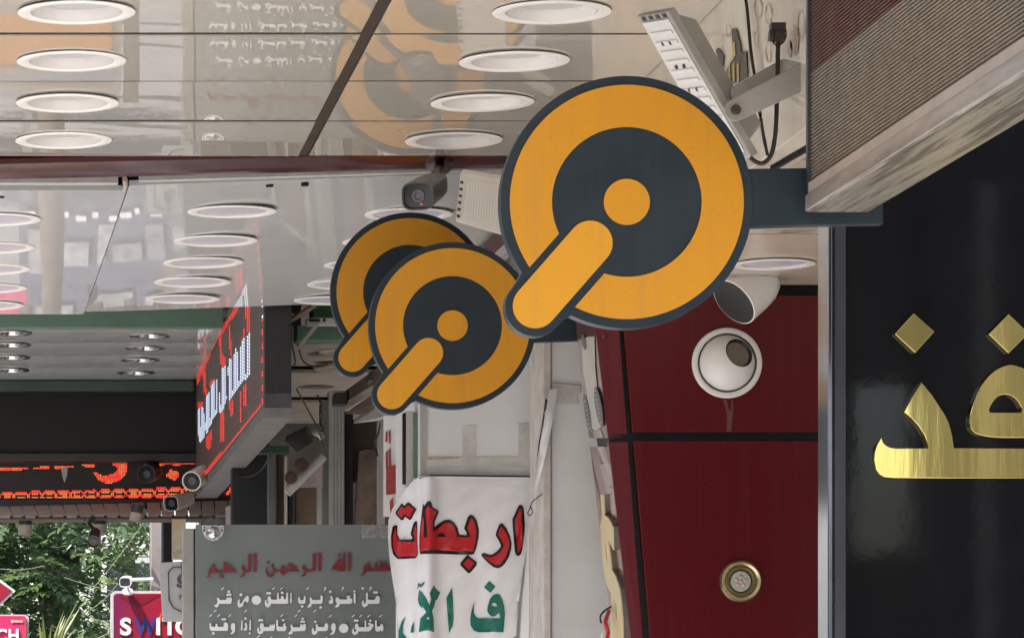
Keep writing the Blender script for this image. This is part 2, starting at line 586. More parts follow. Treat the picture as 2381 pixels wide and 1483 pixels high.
LX = (.127, .963)
LY = (5.82, 6.28, 6.74, 7.19, 7.65)
SEAM = (5.56, 6.03, 6.495, 6.97, 7.43, 7.885)
t = thing('near_ceiling', 'glossy cream panelled ceiling with black seams above the yellow disc', 'ceiling', (.3, 6.7, Z1))
g = .011
sd_ = 0
for k in range(5):
    for (a, b, lx) in ((-.32, .648, LX[0]), (.672, 1.243, LX[1])):
        sd_ += 1
        part('ceiling_panel', ceil_panel(a, b, SEAM[k] + g * .8, SEAM[k + 1] - g * .8, Z1 + .0011 * math.sin(sd_ * 4.7), [(lx, LY[k], .0965)], sag=.00055 + .0002 * math.sin(sd_ * 2.3), seed=sd_), M['soffit'], t, smooth=35)
for (a, b) in ((-.32, .648), (.672, 1.243)):
    part('ceiling_panel', ceil_panel(a, b, 3.5, 5.55, Z1, [], sag=.001, seed=77), M['soffit'], t, smooth=35)
part('seam_strip', MB().box(.650, .670, 3.5, 8.03, Z1 + .004, Z1 + .012), M['seam_brown'], t)
part('backing', MB().box(-.32, 1.4, 3.5, 7.89, Z1 + .11, Z1 + .2), M['gap'], t)
for y_ in SEAM[:-1]:
    part('seam_filler', MB().box(-.32, .6475, y_ - .0086, y_ + .0086, Z1 + .0012, Z1 + .05).box(.6725, 1.243, y_ - .0086, y_ + .0086, Z1 + .0012, Z1 + .05), M['gap'], t)

# stained bulkhead beside the floodlight
XB, ZB = 1.245, 2.531
t = thing('bulkhead', 'rust-stained white bulkhead wall behind the near floodlight', 'wall', (XB + .04, 6.4, ZB))
part('panel', MB().box(XB, XB + .065, 5.235, 7.56, ZB, Z1 + .1), M['stained'], t, bev=.002)
sb = MB()
for cx, cy, rx, ry in ((1762, 20, 10, 24), (1786, 32, 9, 25), (1862, 60, 9, 33), (1848, 95, 10, 34), (1786, 118, 7, 32), (1680, 100, 4, 17), (1693, 72, 6, 16), (1758, 92, 5, 18), (1836, 112, 6, 20)):
    rs_ = [1 + random.uniform(-.16, .16) for _ in range(14)]
    o_ = [Q(cx + rs_[a] * rx * math.cos(a * .449), cy + rs_[a] * ry * math.sin(a * .449), XB - .0012) for a in range(14)]
    i_ = [Q(cx + rs_[a - 1] * (.1 if cx in (1848, 1836) else .80) * rx * math.cos(a * .449), cy + rs_[a - 1] * (.1 if cx in (1848, 1836) else .85) * ry * math.sin(a * .449), XB - .0012) for a in range(14)]
    part('water_stain', MB().add(o_ + i_, [(k, (k + 1) % 14, 14 + (k + 1) % 14, 14 + k) for k in range(14)]), M['stain'], t)

# tan recess ceiling over the right-hand shop
t = thing('recess_ceiling', 'tan panelled ceiling with one black seam in front of the maroon column', 'ceiling', (2.1, 6.6, ZB))
part('ceiling_panel', ceil_panel(XB + .068, 2.9, 5.88, 6.75, ZB + .002, [(1.48, 6.43, .074)], sag=.0008, seed=5), M['tan'], t, smooth=35)
part('ceiling_panel', ceil_panel(XB + .068, 2.9, 6.765, 7.535, ZB + .002, [(1.546, 7.17, .074)], sag=.0008, seed=6), M['tan'], t, smooth=35)
part('ceiling_panel', ceil_panel(XB + .068, 1.335, 5.235, 5.868, ZB + .002, [], sag=.0003, seed=7), M['tan'], t, smooth=35)
part('backing', MB().box(XB + .067, 2.9, 5.8, 7.6, ZB + .1, ZB + .16), M['gap'], t)

# maroon beam and dark gap between the two ceilings
t = thing('maroon_beam', 'glossy maroon beam strip between the cream and the white ceilings', 'beam', (.4, 7.95, Z1))
bmz = MB()
prof = [(7.893, Z1 - .006), (7.90, Z1 - .016), (7.98, Z1 - .025), (8.09, Z1 - .020), (8.19, Z1 - .006), (8.20, Z1 + .03), (7.90, Z1 + .05)]
bmz.prism([Vector((-.32, a, b - .006)) for a, b in prof], [Vector((1.24, a, b + .030)) for a, b in prof])
part('beam', bmz, M['maroon_gloss'], t, smooth=40)
part('edge_strip', MB().box(-.32, .262, 8.21, 8.245, Z1 - .009, Z1 + .005), M['greywhite'], t)
esq = [Vector((.31, 8.21, Z1 - .004)), Vector((.31, 8.238, Z1 - .004)), Vector((1.24, 8.238, Z1 + .024)), Vector((1.24, 8.21, Z1 + .024))]
part('edge_strip', MB().hexa(esq, [p + Vector((0, 0, .015)) for p in esq]), M['greywhite'], t)
part('channel', MB().box(-.32, 1.24, 8.21, 8.6, Z1 + .07, Z1 + .12), M['dark'], t)
part('hanger', MB().tube([P(290, 416, 8.2), P(292, 432, 8.3), P(287, 442, 8.38)], .006), M['beige'], t)

# second ceiling, right half slightly rolled
t = thing('white_ceiling', 'glossy white ceiling of two large sheets with big round lights behind the maroon beam', 'ceiling', (.3, 9.6, Z1))
roll = lambda x, y: max(0, x - .29) * .035
L2 = [(-.012, [8.84, 9.36, 9.80, 10.22, 10.64]), (.565, [8.77, 9.29, 9.73, 10.15, 10.55]), (1.02, [8.93, 9.43, 9.90, 10.33, 10.72])]
skew2 = -.018
cx2 = lambda x, y: x + skew2 * (y - 8.40)
part('ceiling_panel', ceil_panel(-.32, .287, 8.385, 10.90, Z1, [(L2[0][0], y, .1) for y in L2[0][1]], sag=.003, step=.09, skew=skew2, seed=21), M['soffit2'], t, smooth=35)
part('ceiling_panel', ceil_panel(.291, 1.36, 8.33, 10.86, Z1 + .003, [(L2[1][0], y, .1) for y in L2[1][1]] + [(L2[2][0], y, .1) for y in L2[2][1]], sag=.004, step=.09, skew=skew2, zf=roll, seed=22), M['soffit2'], t, smooth=35)
part('backing', MB().box(-.32, 1.4, 8.62, 10.85, Z1 + .13, Z1 + .18), M['gap'], t)
pb = MB()
for px, py in ((2, 457), (627, 432), (709, 430), (1165, 436), (1115, 1690)):
    if py < 1000:
        c = C(px, py, Z1 + (.012 if px > 290 else .0))
        pb.lathe(c + Vector((0, 0, -.003)), (0, 0, 1), [(.009, 0), (.009, .012)], 10)
part('rivet', pb, M['gap'], t)

# third, greyer ceiling with a green fascia
Z3 = 3.03
t = thing('grey_ceiling', 'dull grey far ceiling behind the green fascia strip', 'ceiling', (.2, 13.6, Z3))
L3 = [(.025, [12.93, 13.33, 13.78, 14.28]), (.53, [13.02, 13.44, 13.88, 14.38])]
for k in range(4):
    a = 12.83 + k * .47
    part('ceiling_panel', ceil_panel(-.32, .785, a, a + .458, Z3, [(x, ys[k], .062) for x, ys in L3], sag=.0035, seed=31 + k), M['soffit3'], t, smooth=35)
part('fascia', MB().box(-.32, .785, 12.78, 12.82, Z3 - .003, Z3 + .25), M['green'], t, bev=.004)
part('backing', MB().box(-.32, .785, 12.83, 14.75, Z3 + .1, Z3 + .15), M['gap'], t)
part('rear_trim', MB().box(-.32, .78, 14.72, 14.76, Z3 - .045, Z3 - .002), M['dark_green'], t)


# ------------------------------------------------------------------ downlights
def downlight(loc, label, group, r=.104, style='deep'):
    x, y, z = loc
    t = thing('downlight', label, 'ceiling light', loc, group)
    o = Vector(loc)
    s = r / .104
    up = (0, 0, 1)
    if style == 'deep':
        part('trim_ring', MB().lathe(o, up, [(.0985 * s, -.0012), (.104 * s, -.0016), (.1035 * s, -.0030), (.099 * s, -.0042), (.086 * s, -.0040), (.0805 * s, -.0025), (.079 * s, .002), (.0965 * s, .003)], 56, cap=False), M['white_plastic'], t, smooth=50)
        part('reflector', MB().lathe(o, up, [(.0788 * s, -.0015), (.0745 * s, .008), (.0705 * s, .019)], 56, cap=False), M['white_plastic'], t, smooth=50)
        part('lens', MB().lathe(o, up, [(.0672 * s, .0165), (.0672 * s, .020)], 48), M['lens'], t)
        part('shadow_gap', MB().lathe(o, up, [(.0673 * s, .0180), (.0704 * s, .0185), (.0704 * s, .03), (.0673 * s, .03)], 48), M['gap'], t)
    elif style == 'flat':
        part('trim_ring', MB().lathe(o, up, [(.099 * s, -.0012), (.104 * s, -.0016), (.1035 * s, -.0030), (.098 * s, -.0044), (.088 * s, -.0042), (.0815 * s, -.0020), (.0805 * s, .003), (.0965 * s, .004)], 56, cap=False), M['white_plastic'], t, smooth=50)
        part('lens', MB().lathe(o, up, [(.0807 * s, .0002), (.0807 * s, .004)], 48), M['lens2'], t)
    else:
        part('trim_ring', MB().lathe(o, up, [(.092 * s, -.001), (.104 * s, -.0016), (.101 * s, -.0035), (.088 * s, -.0028), (.084 * s, .004)], 40, cap=False), M['chrome'], t, smooth=50)
        part('reflector', MB().lathe(o, up, [(.084 * s, .0), (.070 * s, .035), (.04 * s, .075), (.001, .08)], 40, cap=False), M['chrome'], t, smooth=50)
    return t


ordn = ['first', 'second', 'third', 'fourth', 'fifth']
pro = None
for ci, lx in enumerate(LX):
    for k in range(1, 5):
        row = ('left row', 'right row')[ci]
        lab = 'white recessed downlight in cream ceiling, %s from top of the %s' % (ordn[k - 1], row)
        gname = 'downlights in the cream near ceiling'
        if pro is None:
            pro = downlight((lx, LY[k], Z1 - .0018), lab, gname)
        else:
            dup(pro, (lx, LY[k], Z1 - (.0022 if (k + ci) % 2 else .0016)), lab, gname)
pro = None
for ci, (lx, ys) in enumerate(L2):
    for k, y in enumerate(ys):
        row = ('row at the left edge', 'middle row', 'row behind the farthest disc')[ci]
        lab = 'lilac round light in white ceiling, %s from front in %s' % (ordn[k], row)
        gname = 'round lights in the white ceiling'
        xx = cx2(lx, y) + .001
        p = (xx, y, Z1 - .002 + roll(xx, y) - (.0005 * (k % 2)))
        if pro is None:
            pro = downlight(p, lab, gname, r=.110, style='flat')
        else:
            dup(pro, p, lab, gname)
pro = None
for ci, (lx, ys) in enumerate(L3):
    for k, y in enumerate(ys):
        row = ('at the left edge', 'left of the LED sign')[ci]
        lab = 'chrome downlight in grey ceiling, %s from front in row %s' % (ordn[k], row)
        gname = 'chrome downlights in the grey far ceiling'
        if pro is None:
            pro = downlight((lx, y, Z3 - .003), lab, gname, r=.076, style='chrome')
        else:
            dup(pro, (lx, y, Z3 - .003), lab, gname)
downlight((1.546, 7.17, ZB), 'white downlight in the tan ceiling just above the eyeball spotlight', 'downlights in the tan ceiling', r=.082, style='flat')
downlight((1.48, 6.43, ZB), 'white downlight in the tan ceiling mostly hidden above the dark sign arm', 'downlights in the tan ceiling', r=.082, style='flat')


# ------------------------------------------------------------------ round yellow disc signs
def disc_sign(cx, cy, Y, label):
    s = Y / K                       # metres per photo pixel, first disc at its own depth
    o = P(cx, cy, Y)
    base = o + Vector((0, 0, -.2))
    t = thing('disc_sign', label, 'sign', base, 'round yellow and slate signs on side arms')
    W = lambda x, y, d=0.: o + Vector((x * s, d, -y * s))
    ax = math.radians(131.2)
    D, r0 = 322., 70.
    out = []
    for i in range(180):
        th = 2 * math.pi * i / 180
        R = 293.
        de = th - ax
        de = math.atan2(math.sin(de), math.cos(de))
        if abs(de) < math.pi / 2 and D * abs(math.sin(de)) < r0:
            R = max(R, D * math.cos(de) + math.sqrt(r0 ** 2 - (D * math.sin(de)) ** 2))
        elif abs(de) < math.pi / 2 and r0 / abs(math.tan(de)) < D:
            R = max(R, r0 / abs(math.sin(de)))
        out.append((R * math.cos(th), R * math.sin(th)))

    def pl(pts, d0, th_, holes=()):
        return MB().poly(pts, 0, Vector((0, th_, 0)), holes, map_=lambda x, y: W(x, y, d0))
    part('backing_plate', pl(out, 0, .03), M['slate'], t, bev=.0012)
    a_o, a_i = math.asin(70 / 272), math.asin(70 / 174)
    ring = []
    n = 110
    for i in range(n + 1):
        a = ax + a_o + (2 * math.pi - 2 * a_o) * i / n
        ring.append((272 * math.cos(a), 272 * math.sin(a)))
    for i in range(n + 1):
        a = ax - a_i + 2 * math.pi - (2 * math.pi - 2 * a_i) * i / n
        ring.append((174 * math.cos(a), 174 * math.sin(a)))
    part('ring', pl(ring, -.0022, .0018), M['yellow'], t)
    part('centre_dot', pl(circ(0, 0, 53.5, 64), -.0022, .0018), M['yellow'], t)
    p1 = (-85., 95.5)
    p2 = (-213., 241.5)
    dx, dy = p2[0] - p1[0], p2[1] - p1[1]
    a0 = math.atan2(dy, dx)
    st = []
    for i in range(25):
        a = a0 - math.pi / 2 + math.pi * i / 24
        st.append((p2[0] + 52 * math.cos(a), p2[1] + 52 * math.sin(a)))
    for i in range(25):
        a = a0 + math.pi / 2 + math.pi * i / 24
        st.append((p1[0] + 52 * math.cos(a), p1[1] + 52 * math.sin(a)))
    part('handle_bar', pl(st, -.0022, .0018), M['yellow2'], t, label='amber round-ended bar pointing down left')
    am = [(268, -78), (420, -80), (420, -80), (598, -80), (598, 50), (420, 53), (268, 58)]
    am = [am[0], am[1], am[3], am[4], am[5], am[6]]
    part('arm', pl(am, .004, .022), M['slate'], t, bev=.001)
    return t


YD = 5.225
d1 = disc_sign(1457, 470, YD, 'large round yellow and slate sign with a bar across its ring, nearest of three')
dup(d1, P(1052, 757, 7.90) + Vector((0, 0, -.2)), 'yellow and slate disc sign in front of the white pillar, middle of the three')
dup(d1, P(954, 679, 8.28) + Vector((0, 0, -.2)), 'farthest yellow and slate disc sign, half hidden behind the middle one')

# ------------------------------------------------------------------ ribbed sign box at the right
def ribbed_box(X0, X1, Y0, Y1, zb, zt, zcut, label, pitch=.0053):
    t = thing('sign_box', label, 'sign box', ((X0 + X1) / 2, (Y0 + Y1) / 2, zb))
    part('housing', MB().box(X0 + .0065, X1, Y0, Y1 - .001, zb + .012, zt), M['dark_metal'], t)

    def ribs(z0, z1):
        mb = MB()
        z = z0
        k = 0
        while z < z1 - pitch * .5:
            e = .0035
            pr = [(X0 + .006, z), (X0 + .0004, z + pitch * .14), (X0, z + pitch * .42), (X0 + .0006, z + pitch * .58), (X0 + .006, z + pitch * .68), (X0 + .0062, z + pitch * .98)]
            mb.add([Vector((a, Y0, b)) for a, b in pr] + [Vector((a, Y1 - .012, b)) for a, b in pr],
                   [(i, i + 1, 7 + i, 6 + i) for i in range(5)])
            z += pitch
        return mb
    part('ribbed_panel', ribs(zb + .042, zcut), M['rib'], t, smooth=40)
    part('ribbed_panel', ribs(zcut, zt), M['rib_red'], t, smooth=40, label='maroon-tinted upper ribs')
    part('lower_trim', MB().box(X0 - .003, X0 + .004, Y0, Y1, zb + .026, zb + .042), M['trim_dirty'], t, bev=.001)
    part('side_rail', MB().box(X0 - .005, X0 + .003, Y0, Y1 + .001, zb + .002, zb + .0255), M['brushed'], t, bev=.002)
    part('bottom_rail', MB().box(X0 - .003, X1 - .002, Y0, Y1 - .002, zb, zb + .010), M['weathered'], t, bev=.002)
    part('end_trim', MB().box(X0 - .004, X0 + .010, Y1 - .012, Y1, zb + .0265, zt), M['dark_metal'], t, bev=.001)
    return t


X0b = 1870 / K * 5.2
ribbed_box(X0b, X0b + .089, 3.9, 5.2, 2.349, 2.90, 2.549, 'ribbed beige and maroon sign box with weathered bottom rail at the upper right')
ribbed_box(1.262, 1.36, 8.02, 9.73, 2.774, 2.868, 2.80, 'brown ribbed sign box behind the small cream floodlight')

# ------------------------------------------------------------------ black shop sign with gold letters
YK = 5.70
t = thing('shop_sign', 'glossy black upright shop sign with large gold Arabic letters', 'sign', P(2200, 1690, YK) + Vector((0, 0, -.9)))
pz = 2.95
part('panel', MB().box(P(1966, 0, YK).x, 2.3, YK, YK + .07, .7, pz), M['black_gloss'], t)
part('edge_trim', MB().box(P(1942, 0, YK - .012).x, P(1967, 0, YK - .012).x, YK - .012, YK + .07, .7, pz), M['dark_metal'], t, bev=.002)
part('edge_trim', MB().box(P(1926, 0, YK - .006).x, P(1941, 0, YK - .006).x, YK - .006, YK + .07, .7, pz), M['chrome'], t, bev=.0045, label='bright chrome edge strip')
gl = dict(
    a=smooth2([(2142, 889), (2152, 901), (2183, 943), (2206, 983), (2214, 1012), (2217.5, 1041)], 1),
)
let1 = [(2142, 889), (2152, 900), (2168, 920), (2183, 943), (2196, 963), (2206, 983), (2213, 1010), (2217.5, 1041.5), (2460, 1043), (2460, 1112), (2151, 1111), (2075, 1110.5), (2057, 1109), (2044, 1101), (2036, 1089), (2032, 1069), (2034, 1050), (2040, 1033), (2049, 1017), (2054, 1029), (2060, 1035), (2070, 1040), (2085, 1042), (2159, 1042), (2156, 1027), (2149, 1010), (2136, 990), (2120, 972), (2102, 957), (2120, 924)]
let2 = smooth2([(2345, 848.7), (2318, 859), (2300, 873), (2282, 896), (2271, 917), (2261, 945), (2255, 972), (2256, 991), (2267, 1006), (2293, 1014), (2328, 1017), (2381, 1017), (2425, 1015), (2440, 985), (2425, 915), (2390, 865), (2368, 852)], 3)
hole2 = [(2299, 953), (2303, 943), (2309, 933), (2317, 924), (2327, 918), (2337, 916.5), (2349, 918.5), (2359, 924), (2368, 934), (2375, 947), (2376, 956), (2374, 959.5), (2302, 959)]


def gold(pts, holes=()):
    return MB().poly(pts, YK - .012, Vector((0, .0115, 0)), holes)


part('letter', gold(let1), M['gold'], t, bev=.0007)
part('letter', gold(let2, [hole2]), M['gold'], t, bev=.0007)
part('letter_dot', gold([(2124.4, 728.2), (2172.6, 770.8), (2128, 820), (2081, 776.4)]), M['gold'], t, bev=.0007)
part('letter_dot', gold([(2344.4, 729.3), (2392, 775), (2345, 821), (2298.7, 776.4)]), M['gold'], t, bev=.0007)

# ------------------------------------------------------------------ maroon column
YM = 7.55
t = thing('maroon_column', 'dark maroon panelled column with black joints behind the large disc sign', 'column', (P(1690, 0, YM).x, YM + .15, 0))


def col_x(py, top, bot, yt=660., yb=1483.):
    py = min(py, 1560.)
    return top + (bot - top) * (py - yt) / (yb - yt)


JL = lambda py: col_x(py, 1431, 1494)      # left side of joint
JR = lambda py: col_x(py, 1441, 1512)
EL = lambda py: col_x(py, 1373, 1467)      # outer near edge
FL = lambda py: col_x(py, 1328, 1424)      # far edge of side face


def colquad(f0, Y0, f1, Y1, y0, y1, th=.02):
    mb = MB()
    ys = [y0, y1] if y1 <= 1560 else [y0, 1560, y1]
    for a, b in zip(ys, ys[1:]):
        q = [P(f0(a), a, Y0), P(f1(a), a, Y1), P(f1(b), b, Y1), P(f0(b), b, Y0)]
        mb.hexa(q, [p + Vector((.0, th, 0)) for p in q])
    return mb


R_ = lambda py: 1962
BOT = 1690 + EYE * K / YM - 2
part('panel', colquad(JR, YM, R_, YM, 686, 1004), M['maroon'], t, bev=.0018)
part('panel', colquad(JR, YM, R_, YM, 1025, BOT), M['maroon'], t, bev=.0018)
part('water_streak', MB().poly([(1681, 928), (1690, 930), (1694, 950), (1700, 955), (1702, 930), (1705, 930), (1704, 958), (1700, 1003), (1690, 1003), (1691, 962)], YM - .0006, .0004), mat('dried_streak', (.12, .045, .045), .5), t)
part('panel', colquad(EL, YM + .035, JL, YM + .004, 640, 1008), M['maroon'], t)
part('panel', colquad(EL, YM + .035, JL, YM + .004, 1027, BOT), M['maroon'], t)
part('joint_backing', colquad(lambda p: EL(p) + 2, YM + .045, R_, YM + .012, 655, BOT, .15), M['black_joint'], t)


def sideface(y0, y1, dx=0.):
    mb = MB()
    ys = [y0, y1] if y1 <= 1560 else [y0, 1560, y1]
    for a, b in zip(ys, ys[1:]):
        q = [P(FL(a), a, YM + .26), P(EL(a), a, YM + .0352), P(EL(b), b, YM + .0352), P(FL(b), b, YM + .26)]
        mb.hexa(q, [p + Vector((.03, .003, 0)) for p in q])
    return mb


M['pinked_side'] = mat('maroon_side_pinked', (.17, .06, .06), .14, var=.1, vscale=8, rvar=.08, coat=1., spec=.8)  # white column's pink reflection is partly put into the base colour
part('side_panel', sideface(640, 1018), M['pinked_side'], t)
part('side_panel', sideface(1038, BOT), M['pinked_side'], t)
part('sticker', MB().poly([(1356, 785), (1384, 782), (1386, 850), (1391, 905), (1402, 990), (1392, 998), (1384, 1000), (1374, 990), (1366, 905), (1358, 850)], 0, Vector((.001, 0, 0)),
     map_=lambda x, y: P(x, y, YM + .0352 + .225 * (EL(y) - x) / (EL(y) - FL(y))) + Vector((-.003, 0, 0))), M['pearl'], t)
ov = MB()
for cx, cy, rx, ry in ((1396, 945, 7.5, 46), (1370, 960, 6, 44), (1362, 795, 5, 18)):
    ov.poly([(cx + rx * math.cos(a) + (0.16 * ry * math.sin(a)), cy + ry * math.sin(a)) for a in [i * .3927 for i in range(16)]], 0, Vector((.001, 0, 0)),
            map_=lambda x, y: P(x, y, YM + .0352 + .225 * (EL(y) - x) / (EL(y) - FL(y))) + Vector((-.0045, 0, 0)))
part('sticker_oval', ov, M['sticker_grey'], t)
dm = MB()
for k in range(8):
    for cx, cy in ((1389 + k * 2.0, 908 + k * 10.5), (1363 + k * 2., 922 + k * 10.5)):
        dm.poly(circ(cx, cy, 1.7, 6), 0, Vector((.001, 0, 0)), map_=lambda x, y: P(x, y, YM + .0352 + .225 * (EL(y) - x) / (EL(y) - FL(y))) + Vector((-.006, 0, 0)))
part('sticker_dots', dm, M['pearl'], t)
part('screw', MB().lathe(P(1405, 781, YM + .018), (0, -1, 0), [(.004, 0), (.004, .003), (.002, .004)], 12), M['rust'], t)
# cream 3D letters on the side face
XF = lambda py: 1.2856 + (py - 1013) * .000101 - .013
zc = lambda a: (1340 + a[0] / 3.872, 1100 + a[1] / 3.872)
cl = [zc(a) for a in [(215, 190), (240, 190), (250, 370), (285, 400), (310, 440), (325, 480), (330, 690), (308, 640), (285, 600), (300, 720), (315, 860), (350, 920), (372, 985), (385, 1030), (400, 1150), (412, 1300), (418, 1600), (312, 1600), (302, 1300), (316, 1180), (310, 1070), (285, 1030), (268, 980), (245, 850), (225, 650), (215, 470), (232, 380)]]
hl = [[zc(a) for a in [(255, 615), (268, 660), (280, 815), (262, 720)]], [zc(a) for a in [(340, 1120), (360, 1190), (368, 1340), (350, 1250)]]]
part('letter', MB().poly(cl, 0, Vector((.003, 0, 0)), hl, map_=lambda x, y: Q(x, y, XF(y))), M['cream'], t)
part('letter_side', MB().poly(cl, 0, Vector((.0085, 0, 0)), hl, map_=lambda x, y: Q(x, y, XF(y)) + Vector((.0033, 0, 0))), M['grey_side'], t)


t = thing('frayed_wires', 'frayed red, black and white wires poking out beside the cream letters', 'wires', P(1412, 1500, 7.7))
part('wire', MB().tube(spline([P(1420, 1410, 7.72), P(1405, 1420, 7.7), P(1396, 1432, 7.69), P(1398, 1448, 7.69)]), .0022, 6), M['cable'], t, smooth=60)
part('wire', MB().tube(spline([P(1416, 1420, 7.72), P(1408, 1445, 7.69), P(1414, 1470, 7.69), P(1406, 1500, 7.69)]), .0045, 6), M['ink_red'], t, smooth=60)
part('wire', MB().tube(spline([P(1418, 1450, 7.72), P(1402, 1468, 7.68), P(1400, 1490, 7.68), P(1398, 1510, 7.68)]), .003, 6), M['white_plastic'], t, smooth=60)


# eyeball spotlight on the column
def eyeball(px, py, Y, rpx, label):
    o = P(px, py, Y)
    r = rpx / K * Y
    t = thing('eyeball_spotlight', label, 'spotlight', o + Vector((0, 0, -r)))
    part('flange', MB().lathe(o, (0, -1, 0), [(r * .83, .001), (r, .002), (r * .995, .004), (r * .96, .006), (r * .85, .006), (r * .815, .004), (r * .81, .001)], 64, cap=False), M['white_plastic'], t, smooth=50)
    part('gap_ring', MB().lathe(o, (0, -1, 0), [(r * .80, .0005), (r * .83, .0005), (r * .83, .0065), (r * .80, .0065)], 64, cap=False), M['black_joint'], t)
    # ball with a cylinder of lens pushed into it, aimed up right
    ax = Vector((.36, -.86, .33)).normalized()
    R = r * .86
    q = ax.to_track_quat('Z', 'Y')
    prof = []
    c = o + Vector((0, r * .30, 0))
    th0 = .52
    for i in range(14):
        a = th0 + (2.05 - th0) * i / 13
        prof.append((R * math.sin(a), R * math.cos(a)))
    part('ball', MB().lathe(c, ax, prof, 56, cap=False), M['white_plastic'], t, smooth=60)
    rr = R * math.sin(th0)
    zz = R * math.cos(th0)
    part('bezel', MB().lathe(c, ax, [(rr * 1.0, zz + .0008), (rr * .985, zz - .001), (rr * .84, zz - .006), (rr * .82, zz - .007)], 56, cap=False), M['black_joint'], t, smooth=40)
    part('lens', MB().lathe(c, ax, [(rr * .85, zz - .007), (rr * .85, zz - .005)], 40), mat('yellowed_lens', (.22, .20, .15), .35, var=.1, vscale=60), t)
    tb = MB()
    for k in range(26):
        a = 2 * math.pi * k / 26
        p = c + q @ Vector((rr * .90 * math.cos(a), rr * .90 * math.sin(a), zz - .004))
        tb.lathe(p, ax, [(rr * .035, -.006), (rr * .035, .002)], 6)
    part('cooling_fin', tb, M['dark_metal'], t)
    return t


eyeball(1690, 844, YM - .001, 82, 'white eyeball spotlight recessed in the maroon column')
# brass spotlight
o = P(1722, 1351, YM - .001)
t = thing('brass_spotlight', 'small brass ringed spotlight low on the maroon column', 'spotlight', o + Vector((0, 0, -.045)))
u = YM / K
part('ring', MB().lathe(o, (0, -1, 0), [(49 * u, 0), (49.5 * u, .004), (46 * u, .008), (42 * u, .008), (37 * u, .003), (36 * u, .0005)], 56, cap=False), M['brass'], t, smooth=50)
part('baffle', MB().lathe(o, (0, -1, 0), [(36 * u, .001), (34 * u, .0045), (32.5 * u, .0045), (31.5 * u, .001), (29.5 * u, .001), (28.5 * u, .0035), (27 * u, .0035), (26 * u, .0005), (24 * u, .0005), (20 * u, .0028)], 48, cap=False), M['brass'], t, smooth=40)
part('dark_groove', MB().lathe(o, (0, -1, 0), [(36 * u, .0003), (36 * u, .0007)], 40), M['black_joint'], t)
part('bulb_plate', MB().lathe(o, (0, -1, 0), [(24 * u, .001), (23 * u, .003), (17 * u, .0032)], 40), M['pearl'], t)
lb = MB()
for k in range(6):
    a = 2 * math.pi * k / 5 + .3
    rr = 0 if k == 5 else 10.5 * u
    lb.lathe(o + Vector((rr * math.cos(a), -.003, rr * math.sin(a))), (0, -1, 0), [(4.6 * u, 0), (4.2 * u, .0015), (2.5 * u, .0026), (.0001, .003)], 12)
part('led_bulb', lb, mat('led_lens_pink', (.62, .45, .38), .2, var=.1, vscale=80), t, smooth=60)

# eyeball spotlight hanging under the tan ceiling
fo = C(1747, 648, ZB)
t = thing('hanging_spotlight', 'white hooded spotlight hanging from the tan ceiling above the maroon column', 'spotlight', fo + Vector((0, 0, -.12)))
part('flange', MB().lathe(fo, (0, 0, -1), [(.052, .0), (.054, .002), (.052, .007), (.040, .009)], 48), M['white_plastic'], t, smooth=50)
ax = Vector((-.72, -.34, -.61)).normalized()
bc = P(1707, 702, fo.y - .02) - ax * .078
hs_ = 1.22
part('hood', MB().lathe(bc - ax * .012, ax, [(r_ * hs_, z_) for r_, z_ in [(.0001, -.022), (.022, -.018), (.036, -.004), (.0425, .016), (.0445, .045), (.0448, .090), (.0425, .0905), (.041, .08), (.040, .02), (.0001, .018)]], 48), M['white_plastic'], t, smooth=50)
part('lamp_face', MB().lathe(bc - ax * .012, ax, [(.0402 * hs_, .068), (.0402 * hs_, .071)], 40), M['lens'], t)
part('rim_line', MB().lathe(bc - ax * .012, ax, [(.0414 * hs_, .0895), (.0424 * hs_, .0897), (.0424 * hs_, .0915), (.0414 * hs_, .0915)], 48), M['black_joint'], t)
part('neck', MB().tube([fo + Vector((0, 0, -.004)), bc + Vector((0, 0, .0))], .030, 16), M['white_plastic'], t, smooth=50)

# ------------------------------------------------------------------ white pillar, white box column, banner
YP = 8.45
t = thing('white_pillar', 'white clad pillar with old tape marks behind the middle disc sign', 'column', (P(1110, 0, YP).x, YP + .2, 0))
a, b = P(974, 0, YP).x, P(1247, 0, YP).x
part('core', MB().box(a, b, YP, YP + .5, 0, P(0, 785, YP).z), M['pillar'], t, bev=.003)
x9 = P(947, 0, YP + .03).x
part('corner_trim', MB().box(a + .002, P(992, 0, YP).x, YP - .004, YP - .0005, 0, 2.5), M['greywhite'], t)
part('green_trim', MB().rect(961, 958, 971, 1110, YP + .025, .05), M['green'], t)
part('white_trim', MB().rect(945, 955, 960.5, 1130, YP + .03, .05), M['greywhite'], t)
part('black_line', MB().rect(937, 960, 944, 1125, YP + .04, .02), M['ink_black'], t)
tp = MB()
tp.rect(1075, 990, 1106, 1062, YP - .0022, .001).rect(1206, 985, 1236, 1068, YP - .0022, .001).rect(985, 1062, 1240, 1085, YP - .0032, .001)
part('tape', tp, M['tape'], t)
part('crease', MB().poly([(985, 1064), (1068, 1062), (1066, 1066), (990, 1069)], YP - .0036, .001), M['stain'], t)

